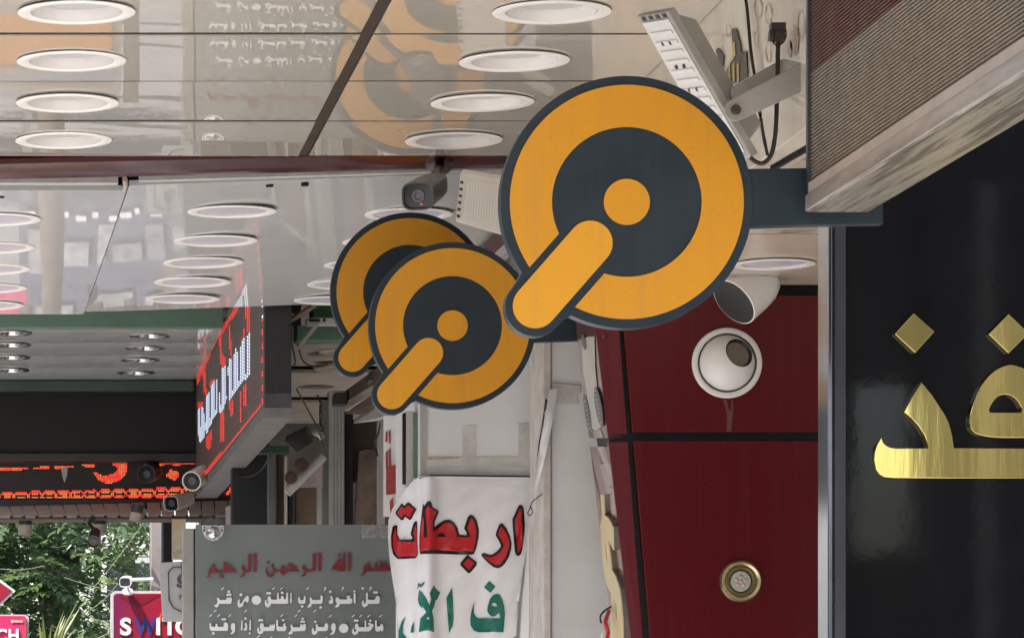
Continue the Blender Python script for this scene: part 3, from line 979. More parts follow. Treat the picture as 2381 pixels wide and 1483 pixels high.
t = thing('white_box_column', 'plain white boxed column with peeling tape between pillar and maroon column', 'column', (P(1330, 0, 8.1).x, 8.25, 0))
YW = 8.08
part('core', MB().box(P(1282, 0, YW).x, P(1452, 0, YW).x, YW, YW + .3, 0, P(0, 768, YW).z), M['pillar2'], t, bev=.004)
part('edge_strip', MB().box(P(1264, 0, YW - .012).x, P(1281, 0, YW - .012).x, YW - .012, YW + .2, 0, P(0, 775, YW).z), mat('peeled_cream_edge', (.64, .60, .56), .4, var=.25, vscale=18, dirt=(.3, .22, .16)), t, bev=.002)
part('tape', MB().poly([(1285, 897), (1300, 900), (1345, 902), (1352, 912), (1340, 922), (1345, 940), (1300, 938), (1286, 935)], YW - .003, .001).poly([(1283, 890), (1350, 897), (1350, 905), (1283, 896)], YW - .005, .001), M['tape'], t)
wav = lambda x, y: P(x, y, YW - .035 - .02 * math.sin((y - 900) * .02))
part('tape_strip', MB().poly([(1278, 905), (1297, 902), (1290, 960), (1268, 1060), (1250, 1130), (1243, 1180), (1240, 1140), (1256, 1040), (1266, 960)], 0, Vector((0, .001, 0)), step=25, map_=wav), M['banner'], t, smooth=60)
part('tape_line', MB().poly([(1268, 925), (1273, 930), (1262, 990), (1250, 1060), (1246, 1090), (1252, 1030), (1262, 970)], 0, Vector((0, .0008, 0)), step=25, map_=lambda x, y: wav(x, y) + Vector((0, -.002, 0))), mat('ink_navy', (.02, .035, .06), .4), t)

# banner with real curl
def by(px, py):
    d = 8.437
    d += -.030 * math.exp(-((px - 998) / 17) ** 2) + .012 * math.exp(-((px - 972) / 7) ** 2)
    if px < 972:
        d += .00045 * (972 - px) + .018 * math.sin((972 - px) / 70 * 3.1)
    d -= .010 * (.5 + .5 * math.sin(px * .021 + py * .008)) * min(1, max(0, (py - 1120) / 140)) - .006 * math.exp(-((px - 1110) / 30) ** 2) * min(1, max(0, (py - 1150) / 200))
    d -= .0022 * (1 + math.sin((px + py * .75) * .10) * math.sin(px * .031 - py * .017)) * min(1, max(0, (py - 1110) / 60))
    return d


def bmap(off):
    return lambda x, y: P(x, y, by(x, y) - off)


bo = [(975, 1106), (1000, 1104), (1060, 1105), (1120, 1106), (1180, 1106.5), (1241, 1107), (1243, 1150), (1237, 1200), (1228, 1260), (1216, 1330), (1206, 1400), (1200, 1500), (1198, 1640), (928, 1640), (926, 1500), (923, 1430), (918, 1380), (910, 1330), (905, 1290), (902, 1250), (903, 1210), (912, 1182), (935, 1150), (955, 1122)]
t = thing('banner', 'white vinyl banner with red and green Arabic lettering hung on the white pillar', 'banner', P(1080, 1650, 8.4))
part('sheet', MB().poly(bo, 0, Vector((0, .0012, 0)), step=7, map_=bmap(0)), M['banner'], t, smooth=70)
part('top_line', MB().poly([(975, 1110), (1000, 1103), (1240, 1106), (1240, 1109), (1000, 1106.5), (976, 1113)], 0, Vector((0, .0005, 0)), step=9, map_=bmap(.0022)), M['ink_black'], t)
za = lambda L, oy=1140, s=6.614: [(890 + a / s, oy + b / s) for a, b in L]
RO = [
    [(2115, 215), (2150, 232), (2168, 270), (2185, 520), (2180, 640), (2145, 900), (2130, 970), (2090, 1008), (2045, 985), (2030, 930), (1998, 560), (1993, 440), (2010, 400), (2070, 270), (2090, 230)],
    [(1815, 502), (1850, 512), (1900, 580), (1950, 680), (1980, 800), (1975, 900), (1940, 1020), (1880, 1120), (1830, 1170), (1770, 1195), (1700, 1175), (1620, 1110), (1550, 1040), (1515, 1000), (1525, 965), (1560, 955), (1640, 985), (1690, 980), (1760, 930), (1810, 870), (1815, 840), (1780, 760), (1738, 690), (1745, 640), (1775, 560), (1790, 520)],
    [(575, 978), (562, 880), (562, 700), (590, 420), (615, 200), (640, 230), (680, 170), (715, 158), (745, 175), (770, 250), (855, 305), (860, 340), (800, 480), (795, 560), (870, 500), (960, 450), (1030, 445), (1100, 490), (1150, 570), (1180, 680), (1290, 685), (1285, 640), (1250, 580), (1270, 520), (1310, 400), (1350, 368), (1400, 390), (1450, 470), (1480, 600), (1475, 720), (1440, 880), (1400, 975), (1340, 985)],
    [(1310, 990), (1450, 1100), (1440, 1150), (1345, 1265), (1310, 1265), (1195, 1150), (1195, 1110), (1290, 995)],
    [(190, 525), (225, 545), (225, 680), (260, 750), (440, 750), (455, 720), (430, 680), (430, 640), (475, 490), (510, 465), (530, 480), (533, 760), (540, 990), (500, 1040), (230, 1052), (160, 980), (130, 850), (128, 690), (150, 560)],
    [(290, 195), (330, 230), (380, 180), (410, 185), (510, 275), (515, 300), (440, 440), (410, 452), (340, 400), (320, 450), (280, 455), (195, 360), (200, 320)]]
RI = [
    [(2115, 270), (2140, 300), (2140, 480), (2148, 540), (2145, 840), (2085, 955), (2068, 880), (2035, 500), (2040, 440), (2075, 370)],
    [(1825, 555), (1870, 610), (1920, 700), (1945, 800), (1935, 900), (1890, 1020), (1810, 1130), (1740, 1140), (1670, 1110), (1600, 1050), (1565, 1005), (1650, 1020), (1720, 1005), (1800, 950), (1855, 870), (1860, 830), (1820, 750), (1775, 680), (1790, 600)],
    [(580, 935), (578, 640), (605, 450), (634, 400), (630, 720), (690, 715), (680, 560), (650, 310), (700, 215), (735, 270), (825, 325), (765, 475), (770, 640), (850, 580), (950, 500), (1030, 490), (1100, 560), (1140, 690), (1135, 715), (1350, 715), (1340, 670), (1300, 570), (1360, 415), (1420, 500), (1440, 620), (1430, 760), (1390, 930)],
    [(1320, 1040), (1405, 1115), (1330, 1220), (1235, 1120)],
    [(200, 560), (210, 640), (205, 690), (240, 770), (290, 785), (490, 785), (500, 760), (470, 650), (505, 530), (525, 600), (530, 960), (520, 1010), (245, 1015), (185, 950), (155, 850), (155, 700)],
    [(290, 240), (335, 280), (390, 220), (475, 290), (425, 400), (390, 405), (335, 355), (285, 415), (220, 345)]]
eye = [(820, 712), (860, 660), (905, 645), (950, 670), (980, 712)]
for i in range(6):
    o_ = part('red_letter', MB().poly(za(RI[i]), 0, Vector((0, .0004, 0)), [za(eye)] if i == 2 else [], step=6, map_=bmap(.0042)), M['ink_red'], t, smooth=70)
    part('letter_outline', MB().poly(za(RO[i]), 0, Vector((0, .0004, 0)), step=6, map_=bmap(.0022)), M['ink_black'], o_, smooth=70)
GR = [([(1635, 197), (1733, 282), (1655, 382), (1557, 295)], []),
      ([(1412, 515), (1402, 600), (1405, 690), (1430, 740), (1470, 770), (1720, 770), (1805, 770), (1800, 720), (1785, 690), (1740, 730), (1690, 745), (1640, 720), (1608, 660), (1610, 600), (1650, 470), (1700, 410), (1755, 395), (1800, 410), (1840, 480), (1870, 590), (1880, 700), (1870, 850), (1855, 985), (1480, 985), (1400, 960), (1350, 880), (1345, 790), (1360, 680), (1390, 570)], [[(1675, 555), (1700, 530), (1740, 540), (1760, 585), (1720, 595), (1690, 580)]]),
      ([(1068, 292), (1080, 470), (1090, 780), (1075, 890), (1020, 1000), (1012, 900), (978, 460)], []),
      ([(555, 335), (600, 360), (660, 450), (720, 570), (745, 480), (720, 385), (790, 260), (815, 310), (885, 375), (840, 480), (815, 490), (790, 600), (757, 655), (785, 770), (793, 970), (780, 985), (552, 985), (560, 900), (575, 770), (670, 675), (610, 590), (600, 615), (560, 570), (538, 490)], [[(662, 785), (705, 742), (718, 785)]]),
      ([(650, 197), (620, 270), (580, 300), (555, 280), (525, 330), (545, 225), (580, 245)], []),
      ([(350, 740), (310, 880), (310, 1000), (370, 1078), (420, 1110), (260, 1200), (242, 1078), (245, 960), (290, 820)], []),
      ([(478, 815), (478, 990), (425, 990), (440, 900)], []),
      ([(2045, 1045), (2030, 1110), (1960, 1110)], [])]
for pts, hs in GR:
    part('green_letter', MB().poly(za(pts, 1320), 0, Vector((0, .0004, 0)), [za(h, 1320) for h in hs], step=6, map_=bmap(.0022)), M['ink_green'], t, smooth=70)
# wire loop beside the banner
solo('wire_loop', MB().tube(spline([P(1261, 1147, 8.05), P(1250, 1156, 8.05), P(1238, 1166, 8.05), P(1232, 1182, 8.05), P(1227, 1192, 8.05), P(1232, 1198, 8.05), P(1238, 1190, 8.05), P(1235, 1178, 8.05)]), .0013, 6), M['cable'], 'thin black wire loop dangling at the right edge of the banner', 'wire', smooth=60)
# plastic sheet edge right of the banner
solo('plastic_strip', MB().poly([(1232, 1180), (1262, 1140), (1264, 1640), (1200, 1640), (1214, 1400), (1224, 1300)], 0, Vector((0, .0012, 0)), step=20, map_=lambda x, y: P(x, y, 8.385 + .01 * math.sin(x * .15 + y * .006))), M['pillar2'], 'creased cream plastic strip beside the banner edge', 'plastic sheet', smooth=60)

# ------------------------------------------------------------------ grey-green verse board
YQ = 11.4
t = thing('verse_board', 'grey-green acrylic board with maroon and white Arabic verses', 'sign', P(690, 2100, YQ))
part('board', MB().rect(455, 1219, 1000, 2100, YQ, .01), M['board'], t, bev=.001)
part('edge_post', MB().rect(425, 1228, 451, 2100, YQ + .015, .06), mat('grey_post', (.30, .29, .27), .4, var=.12), t, bev=.003)
part('edge_post_shadow_gap', MB().rect(451.5, 1228, 454.5, 2100, YQ + .02, .02), M['black_joint'], t)
A_ = lambda L: [(460 + a / 6.65, 1260 + b / 6.65) for a, b in L]
B_ = lambda L: [(690 + a / 6.65, 1260 + b / 6.65) for a, b in L]
red_words = [
    A_([(135, 545), (160, 500), (170, 440), (185, 400), (255, 325), (275, 400), (275, 435), (390, 435), (400, 380), (390, 330), (408, 300), (450, 330), (540, 390), (610, 460), (210, 468), (195, 500), (165, 540)]),
    A_([(330, 510), (405, 510), (405, 540), (330, 540)]),
    A_([(635, 538), (680, 510), (705, 460), (665, 385), (690, 345), (730, 400), (740, 430), (775, 420), (780, 225), (770, 210), (805, 165), (825, 195), (825, 440), (810, 455), (745, 465), (715, 520), (680, 540)]),
    A_([(885, 165), (912, 200), (905, 455), (862, 455), (862, 250), (845, 215)]),
    A_([(1065, 300), (1110, 295), (1105, 322), (1072, 325)]),
    A_([(1070, 360), (1048, 420), (1055, 485), (1085, 530), (1120, 540), (1165, 525), (1190, 480), (1215, 450), (1260, 450), (1330, 510), (1390, 455), (1570, 450), (1530, 390), (1450, 330), (1400, 325), (1395, 365), (1440, 400), (1390, 420), (1310, 350), (1270, 430), (1200, 430), (1150, 330), (1130, 360), (1165, 430), (1150, 490), (1120, 510), (1085, 490), (1066, 430)]),
    B_([(45, 525), (90, 510), (120, 465), (80, 385), (105, 335), (140, 400), (160, 420), (240, 425), (250, 215), (235, 205), (275, 155), (300, 190), (295, 440), (260, 450), (160, 455), (135, 510), (95, 530)]),
    B_([(355, 155), (385, 190), (380, 445), (335, 445), (335, 230), (320, 210)]),
    B_([(530, 410), (640, 270), (655, 260), (690, 280), (715, 300), (715, 200), (735, 150), (750, 190), (750, 430), (735, 445), (640, 445), (600, 420)]),
    B_([(640, 180), (680, 180), (680, 215), (640, 215)]),
    B_([(815, 150), (838, 190), (835, 440), (800, 440), (800, 220), (785, 205)]),
    B_([(975, 515), (1015, 490), (1035, 440), (1030, 380), (1120, 300), (1140, 380), (1145, 410), (1210, 405), (1215, 315), (1235, 295), (1245, 380), (1285, 380), (1290, 300), (1310, 285), (1320, 360), (1355, 350), (1360, 290), (1375, 280), (1400, 330), (1415, 380), (1480, 390), (1480, 440), (1080, 445), (1055, 490), (1020, 515)])]
rw = MB()
for w_ in red_words:
    rw.poly(w_, YQ - .008, .005)
part('maroon_writing', rw, M['maroon_letter'], t)
row1 = [A_(x) for x in (
    [(250, 970), (275, 965), (300, 940), (305, 910), (297, 870), (310, 850), (325, 860), (340, 890), (440, 890), (450, 850), (465, 850), (470, 880), (485, 848), (497, 850), (500, 875), (510, 845), (525, 855), (522, 920), (510, 948), (330, 948), (318, 985), (290, 1008), (270, 995)],
    [(780, 830), (790, 870), (780, 920), (765, 930), (740, 905), (710, 925), (695, 985), (650, 1008), (620, 990), (615, 940), (625, 890), (650, 880), (645, 930), (660, 955), (685, 930), (705, 890), (735, 850), (760, 825)],
    [(1437, 780), (1452, 780), (1450, 935), (1437, 940), (1428, 920)],
    [(1040, 900), (1060, 885), (1065, 930), (1075, 950), (1095, 925), (1078, 890), (1085, 845), (1105, 830), (1125, 845), (1135, 885), (1225, 885), (1232, 780), (1250, 775), (1255, 875), (1285, 870), (1290, 830), (1310, 820), (1330, 850), (1335, 885), (1365, 870), (1375, 780), (1395, 775), (1395, 930), (1385, 948), (1130, 948), (1125, 980), (1085, 1008), (1050, 990), (1038, 945)])]
row1 += [B_(x) for x in (
    [(30, 850), (45, 835), (50, 880), (65, 895), (105, 890), (112, 850), (110, 830), (130, 825), (137, 870), (132, 930), (115, 948), (45, 948), (25, 920), (22, 880)],
    [(200, 855), (225, 855), (240, 890), (360, 890), (375, 860), (365, 835), (385, 818), (402, 850), (400, 920), (385, 948), (235, 948), (225, 985), (195, 1008), (160, 990), (185, 970), (208, 930), (205, 880)],
    [(530, 830), (550, 835), (560, 890), (560, 935), (545, 948), (500, 948), (500, 900), (530, 890), (535, 870), (520, 850)],
    [(615, 850), (640, 850), (660, 880), (760, 885), (790, 870), (770, 850), (790, 820), (830, 825), (825, 850), (805, 860), (850, 870), (858, 900), (850, 935), (830, 948), (665, 950), (655, 985), (625, 1005), (585, 995), (610, 975), (625, 945), (607, 920), (603, 880)],
    [(890, 780), (908, 785), (910, 930), (895, 945), (882, 925), (882, 800)],
    [(1020, 900), (1035, 895), (1040, 945), (1060, 950), (1075, 900), (1075, 790), (1090, 775), (1098, 790), (1098, 885), (1200, 890), (1220, 870), (1225, 840), (1250, 820), (1275, 840), (1285, 880), (1280, 935), (1265, 948), (1105, 948), (1095, 975), (1050, 1005), (1020, 985), (1008, 940)])]
da = lambda x, y, r: circ(460 + x / 6.65, 1260 + y / 6.65, r / 6.65, 12 if r < 40 else 30)
db = lambda x, y, r: circ(690 + x / 6.65, 1260 + y / 6.65, r / 6.65, 12 if r < 40 else 30)


def tick(o, x, y):
    return [(o + (x + a) / 6.65, 1260 + (y + b) / 6.65) for a, b in ((-22, 12), (12, -18), (23, -20), (20, -8), (-10, 19), (-20, 20))]


def damma(o, x, y):
    return [(o + (x + a) / 6.65, 1260 + (y + b) / 6.65) for a, b in ((-8, -26), (12, -28), (14, 0), (-14, 32), (-24, 28), (0, 4), (-10, -8))]


row1 += [da(480, 762, 20), da(464, 810, 20), da(500, 808, 20), da(667, 808, 21), da(907, 892, 71), da(1305, 780, 20), da(1078, 785, 19), da(1112, 785, 19)]
row1 += [db(85, 990, 19), db(370, 1005, 19), db(520, 762, 19), db(893, 756, 15), db(1203, 772, 18), db(1236, 772, 18), db(1020, 710, 17)]
row1 += [tick(460, 380, 715), tick(460, 265, 1060), tick(460, 740, 1060), tick(460, 1170, 712), tick(460, 1293, 715), tick(690, 168, 712), tick(690, 280, 1060), tick(690, 38, 1060)]
row1 += [damma(690, 440, 718), damma(690, 712, 715), damma(690, 1143, 712)]
row2 = [A_(x) for x in (
    [(185, 1250), (203, 1245), (210, 1300), (270, 1305), (280, 1260), (300, 1255), (310, 1305), (400, 1305), (405, 1240), (440, 1235), (462, 1260), (470, 1310), (460, 1365), (215, 1368), (190, 1350), (182, 1300)],
    [(545, 1245), (570, 1255), (578, 1310), (570, 1380), (540, 1415), (490, 1418), (520, 1395), (540, 1365), (515, 1345), (512, 1290), (525, 1255)],
    [(680, 1200), (692, 1200), (690, 1355), (678, 1362), (668, 1340)],
    [(735, 1240), (755, 1250), (765, 1310), (755, 1360), (715, 1365), (715, 1325), (740, 1310), (728, 1265)],
    [(805, 1200), (820, 1205), (820, 1350), (805, 1362), (795, 1345)],
    [(920, 1330), (940, 1310), (950, 1370), (975, 1375), (960, 1310), (970, 1260), (995, 1245), (1015, 1260), (1020, 1305), (1105, 1310), (1115, 1270), (1130, 1270), (1135, 1300), (1148, 1270), (1160, 1270), (1165, 1300), (1178, 1262), (1195, 1270), (1190, 1340), (1175, 1368), (1015, 1370), (1000, 1405), (960, 1420), (925, 1395), (918, 1350)],
    [(1225, 1195), (1238, 1195), (1240, 1300), (1330, 1305), (1318, 1270), (1340, 1250), (1362, 1255), (1345, 1280), (1370, 1300), (1365, 1350), (1345, 1370), (1235, 1370), (1218, 1345), (1213, 1215)],
    [(1440, 1270), (1460, 1270), (1470, 1310), (1579, 1312), (1590, 1265), (1604, 1265), (1610, 1300), (1621, 1262), (1634, 1265), (1638, 1295), (1651, 1255), (1669, 1265), (1667, 1340), (1651, 1368), (1470, 1375), (1460, 1405), (1430, 1428), (1395, 1400), (1425, 1385), (1445, 1340), (1435, 1300)])]
row2 += [B_(x) for x in (
    [(300, 1260), (318, 1265), (330, 1305), (420, 1310), (440, 1255), (470, 1245), (488, 1290), (480, 1350), (455, 1370), (325, 1370), (310, 1410), (270, 1430), (238, 1410), (235, 1350), (250, 1315), (262, 1330), (265, 1375), (290, 1370), (300, 1320)],
    [(570, 1245), (595, 1260), (603, 1320), (590, 1390), (555, 1428), (510, 1420), (545, 1395), (560, 1365), (535, 1345), (535, 1295), (545, 1260)],
    [(860, 1345), (880, 1320), (885, 1375), (910, 1385), (925, 1360), (900, 1325), (905, 1275), (930, 1250), (950, 1270), (955, 1310), (1050, 1310), (1055, 1205), (1070, 1200), (1075, 1310), (1110, 1300), (1130, 1280), (1100, 1265), (1110, 1240), (1150, 1250), (1190, 1275), (1175, 1310), (1150, 1350), (1120, 1375), (955, 1375), (940, 1410), (895, 1432), (865, 1410), (855, 1375)],
    [(1222, 1200), (1235, 1200), (1240, 1300), (1290, 1300), (1300, 1260), (1325, 1260), (1340, 1310), (1335, 1370), (1315, 1375), (1300, 1350), (1280, 1375), (1235, 1378), (1218, 1355), (1212, 1220)])]
row2 += [da(240, 1405, 19), da(384, 1188, 18), da(419, 1188, 18), da(738, 1175, 18), da(803, 1405, 15), da(958, 1202, 18), da(993, 1202, 18), da(1322, 1200, 18)]
row2 += [db(92, 1180, 18), db(77, 1225, 18), db(112, 1225, 18), db(288, 1225, 18), db(727, 1328, 71), db(903, 1208, 18), db(937, 1208, 18), db(1140, 1210, 18)]
row2 += [tick(460, x, 1130) for x in (198, 323, 495, 1300, 1520)] + [tick(690, x, 1137) for x in (520, 873, 990, 1115, 1300)]
row2 += [tick(460, x, y) for x, y in ((935, 1455), (1130, 1472), (1405, 1474))] + [tick(690, 450, 1478)]
ww = MB()
for w_ in row1 + row2:
    ww.poly(w_, YQ - .010, .007)
part('white_writing', ww, M['white_letter'], t)
w2 = MB()  # rows repeated lower down, unseen, added for the ceiling's mirror image
for k in (1, 2, 3):
    for w_ in row1 + row2:
        w2.poly([(x, y + 132 * k) for x, y in w_], YQ - .010, .007)
part('white_writing', w2, M['white_letter'], t)
# clamps
part('clamp', MB().poly([(470, 1221), (521, 1221), (521, 1233), (516, 1246), (507, 1254), (496, 1257.5), (484, 1254), (474, 1245), (470, 1232)], YQ - .010, .008).lathe(P(496, 1237, YQ - .011), (0, -1, 0), [(.020, 0), (.018, .006), (.008, .012), (.0001, .013)], 24), M['steel'], t, smooth=30)
part('clamp', MB().rect(840, 1219, 905, 1250, YQ - .012, .010), M['steel'], t, bev=.001)
bl = MB()
for x, y in ((475, 1226), (517, 1226), (475, 1232), (517, 1232), (495, 1251)):
    bl.lathe(P(x, y, YQ - .0105), (0, -1, 0), [(.003, 0), (.003, .001)], 10)
part('clamp_hole', bl, M['gap'], t)
solo('black_clip', MB().poly([(476, 1219), (480, 1206), (492, 1202), (497, 1210), (505, 1202), (512, 1208), (514, 1219)], YQ + .0, .012), M['dark_metal'], 'crumpled dark clip above the round steel clamp of the verse board', 'clip')

# ------------------------------------------------------------------ red and white LED sign projecting over the walkway
XL = .795
YN, YF = XL * K / (615 - VX), XL * K / (457 - VX)
zb, zt = EYE + (VY - 962) / K * YN, 3.075
t = thing('led_sign', 'projecting LED sign with red borders and white Arabic letters', 'LED sign', (XL + .04, (YN + YF) / 2, zb))
part('housing', MB().box(XL + .001, XL + .082, YN, YF, zb + .02, zt), M['black_box'], t)
part('bottom_tray', MB().box(XL - .004, XL + .083, YN - .002, YF + .002, zb - .012, zb + .019), M['grey_box'], t)
part('end_band', MB().box(XL, XL + .0825, YN - .004, YN - .0001, zb + .020, zb + .062), M['dark_metal'], t)
part('screen', MB().box(XL - .003, XL + .0005, YN, YF, zb + .0195, zt), M['led_brown'], t)
z8 = lambda L: [(430 + a / 2.797, 650 + b / 2.797) for a, b in L]
LR = [z8(x) for x in (
    [(48, 700), (180, 420), (340, 165), (375, 165), (200, 430), (66, 735)],
    [(95, 1300), (520, 785), (520, 838), (105, 1335)],
    [(120, 590), (140, 590), (150, 755), (133, 755)], [(165, 670), (205, 635), (210, 660), (175, 700)],
    [(228, 380), (243, 380), (252, 500), (272, 500), (272, 570), (243, 570)],
    [(293, 290), (303, 290), (312, 500), (300, 510)], [(383, 325), (395, 325), (395, 400), (380, 400)],
    [(400, 180), (432, 180), (432, 345), (408, 345)],
    [(92, 800), (125, 795), (122, 825), (92, 850)],
    [(140, 1020), (182, 980), (178, 1095), (148, 1105)], [(232, 870), (262, 850), (262, 1045), (240, 1050)],
    [(294, 795), (324, 780), (322, 880), (302, 890)], [(364, 720), (377, 715), (377, 930), (370, 935)], [(384, 690), (406, 670), (404, 815), (388, 825)])]
LD = [z8(x) for x in ([(180, 1080), (520, 550), (520, 780), (110, 1290)],)]
LW = [z8(x) for x in (
    [(88, 850), (125, 820), (133, 880), (137, 1020), (103, 1060), (93, 1000)],
    [(135, 765), (160, 740), (175, 690), (215, 640), (222, 850), (180, 930), (172, 950), (140, 1015)],
    [(225, 750), (240, 700), (243, 580), (275, 560), (285, 760), (250, 860), (228, 870)],
    [(286, 580), (298, 515), (325, 500), (332, 445), (345, 450), (360, 490), (375, 400), (430, 345), (437, 610), (400, 650), (320, 745), (298, 790)])]
mr, mw, md, mb_ = MB(), MB(), MB(), MB()
rows = 46
ph = (zt - zb - .03) / rows
cols = int((YF - YN) / .084)
rl = random.Random(5)
for j in range(cols):
    y = YN + .03 + j * .084
    for i in range(rows):
        z = zb + .03 + (i + .5) * ph
        px, py = VX + XL * K / y, VY - (z - EYE) * K / y
        tgt = None
        if any(inpoly((px, py), q) for q in LW):
            zy_ = (py - 650) * 2.797
            base = 1000 - ((px - 430) * 2.797 - 100) * 1.19
            tgt = mb_ if (j % 4 == 1 and zy_ < base - 25) else mw
        elif any(inpoly((px, py), q) for q in LR):
            tgt = mr
        elif j == 0:
            tgt = (mw if i > 24 else mr) if i % 4 < 2 else None
        elif any(inpoly((px, py), q) for q in LD) and i % 3 == 0:
            tgt = md
        if tgt is not None:
            h, k2 = .021, ph * .30
            tgt.add([(XL - .0045, y - h, z - k2), (XL - .0045, y + h, z - k2), (XL - .0045, y + h, z + k2), (XL - .0045, y - h, z + k2)], [(0, 1, 2, 3)])
tag(part('red_diodes', mr, M['red_led'], t), kind='stuff')
tag(part('white_diodes', mw, M['white_led'], t), kind='stuff')
tag(part('blue_diodes', mb_, M['blue_led'], t), kind='stuff')
tag(part('dim_diodes', md, M['dim_led'], t), kind='stuff')

# black blank LED board and the red running-text board below it
YB = 14.85
t = thing('black_led_board', 'large blank black LED board above the red running text', 'LED sign', P(200, 1068, YB))
part('screen', MB().rect(-600, 905, 472, 1052, YB, .1), M['led_board'], t)
fr = MB().rect(-600, 868, 472, 904.5, YB - .02, .12)
fr.add([], [])
part('frame', fr, M['black_box'], t, bev=.003)
part('lower_frame', MB().rect(-600, 1052.5, 472, 1072, YB - .02, .12), mat('dull_black_frame', (.028, .025, .024), .5, var=.15), t, bev=.004)
part('top_glow_rail', MB().rect(-600, 877, 455, 881, YB - .035, .012), mat('red_glow_tint', (.16, .08, .075), .2, var=.3, vscale=5), t)  # red reflection along the frame top is put into the colour
YR = 15.0
t = thing('running_text_board', 'LED board with red running Arabic text and a chain border', 'LED sign', P(200, 1185, YR))
part('screen', MB().rect(-600, 1060, 560, 1158, YR, .08), mat('red_led_matrix', (.040, .022, .019), .5, var=.15, vscale=50), t)
part('frame', MB().rect(-600, 1158.5, 566, 1184, YR - .02, .1), mat('maroon_black_frame', (.018, .011, .012), .4, var=.2), t, bev=.004)
z6 = lambda L: [(a / 3.4014, 850 + b / 3.4014) for a, b in L]
S1 = [z6(x) for x in (
    [(735, 850), (760, 840), (800, 862), (850, 870), (900, 850), (925, 820), (918, 795), (885, 782), (885, 762), (1012, 762), (1008, 820), (985, 865), (950, 900), (900, 925), (840, 930), (780, 900)],
    [(1310, 878), (1325, 845), (1350, 812), (1375, 830), (1412, 838), (1412, 870), (1380, 912), (1345, 890)],
    [(1255, 768), (1380, 742), (1545, 735), (1545, 752), (1400, 766), (1255, 792)], [(1380, 768), (1540, 752), (1540, 775), (1360, 790)],
    [(-200, 812), (220, 802), (220, 822), (-200, 832)], [(258, 800), (388, 795), (388, 816), (258, 822)], [(425, 795), (582, 792), (582, 808), (425, 814)],
    [(640, 785), (745, 775), (745, 800), (700, 808), (680, 800)],
    [(1775, 1010), (1800, 985), (1830, 950), (1840, 915), (1862, 915), (1858, 1000), (1800, 1022)])]
ms, mo = MB(), MB()
pit = .0068
x = P(-60, 0, YR).x
xe = P(556, 0, YR).x
while x < xe:
    z = P(0, 1156, YR).z
    while z < P(0, 1062, YR).z:
        px, py = VX + x * K / YR, VY - (z - EYE) * K / YR
        hit = 0
        if any(inpoly((px, py), q) for q in S1):
            hit = 2 if rl.random() < .45 else 1
        yc = 1157.5 - px * .026
        if px < 436:
            dy = py - (yc - 0.0) + 3
            ph_ = (px % 32.6) / 32.6
            env = 8.5 if abs(ph_ - .5) < .3 else 8.5 - 7 * (abs(ph_ - .5) - .3) / .2
            if abs(abs(dy) - env) < 3.2 or (abs(ph_ - .5) > .40 and abs(dy) < 3.2):
                hit = 1 if abs(dy) > env - 1.2 else 2
            elif abs(dy) < env and abs(ph_ - .5) < .26 and abs(dy) > 1.5:
                hit = 2
        if hit:
            tgt = (None, ms, mo, None)[hit]
            if hit == 3 and rl.random() < .35: tgt = ms
            if tgt:
                h = pit * .36
                tgt.add([(x - h, YR - .001, z - h), (x + h, YR - .001, z - h), (x + h, YR - .001, z + h), (x - h, YR - .001, z + h)], [(0, 1, 2, 3)])
        z += pit
    x += pit
tag(part('red_diodes', ms, M['red_led'], t), kind='stuff')
tag(part('orange_diodes', mo, M['orange_led'], t), kind='stuff')
solo('torn_label', MB().poly([(142, 1086), (158, 1084), (156, 1105), (150, 1122), (145, 1108)], YR - .02, .003), M['tape'], 'small torn tan label hanging on the running-text board', 'label')

# tiled awning under the boards
t = thing('tiled_awning', 'narrow awning of pale roof tiles under the running-text board', 'awning', P(250, 1206, 14.7))
tl = MB()
dk = MB()
x0 = -60.
rr2 = random.Random(3)
while x0 < 552:
    wd = 31 + rr2.uniform(-2, 2)
    yt0, yb0 = 1183 - x0 * .026, 1204 - x0 * .004
    lean = -9 if x0 < 330 else -2
    q1 = [P(x0 + lean, yt0, 14.95), P(x0 + wd - 3 + lean, yt0, 14.95), P(x0 + wd - 3, yb0, 14.70), P(x0, yb0, 14.70)]
    tl.hexa(q1, [p + Vector((0, .012, .012)) for p in q1])
    if rr2.random() < .45:
        ym = (yt0 + yb0) / 2
        q2 = [P(x0 + lean * .5 - 1, ym - 1, 14.81), P(x0 + wd - 3 + lean * .5, ym - 1, 14.81), P(x0 + wd - 3, yb0, 14.68), P(x0 - 1, yb0, 14.68)]
        tl.hexa(q2, [p + Vector((0, .012, .01)) for p in q2])
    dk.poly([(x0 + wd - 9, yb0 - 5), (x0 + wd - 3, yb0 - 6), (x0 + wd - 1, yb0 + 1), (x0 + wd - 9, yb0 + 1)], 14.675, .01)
    x0 += wd
part('tile', tl, M['tile'], t)
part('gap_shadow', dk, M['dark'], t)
part('batten', MB().hexa([P(-60, 1202, 14.70), P(556, 1199, 14.70), P(556, 1206, 14.70), P(-60, 1207, 14.70)], [P(-60, 1202, 14.70) + Vector((0, .25, 0)), P(556, 1199, 14.70) + Vector((0, .25, 0)), P(556, 1206, 14.70) + Vector((0, .25, 0)), P(-60, 1207, 14.70) + Vector((0, .25, 0))]), M['brown'], t)


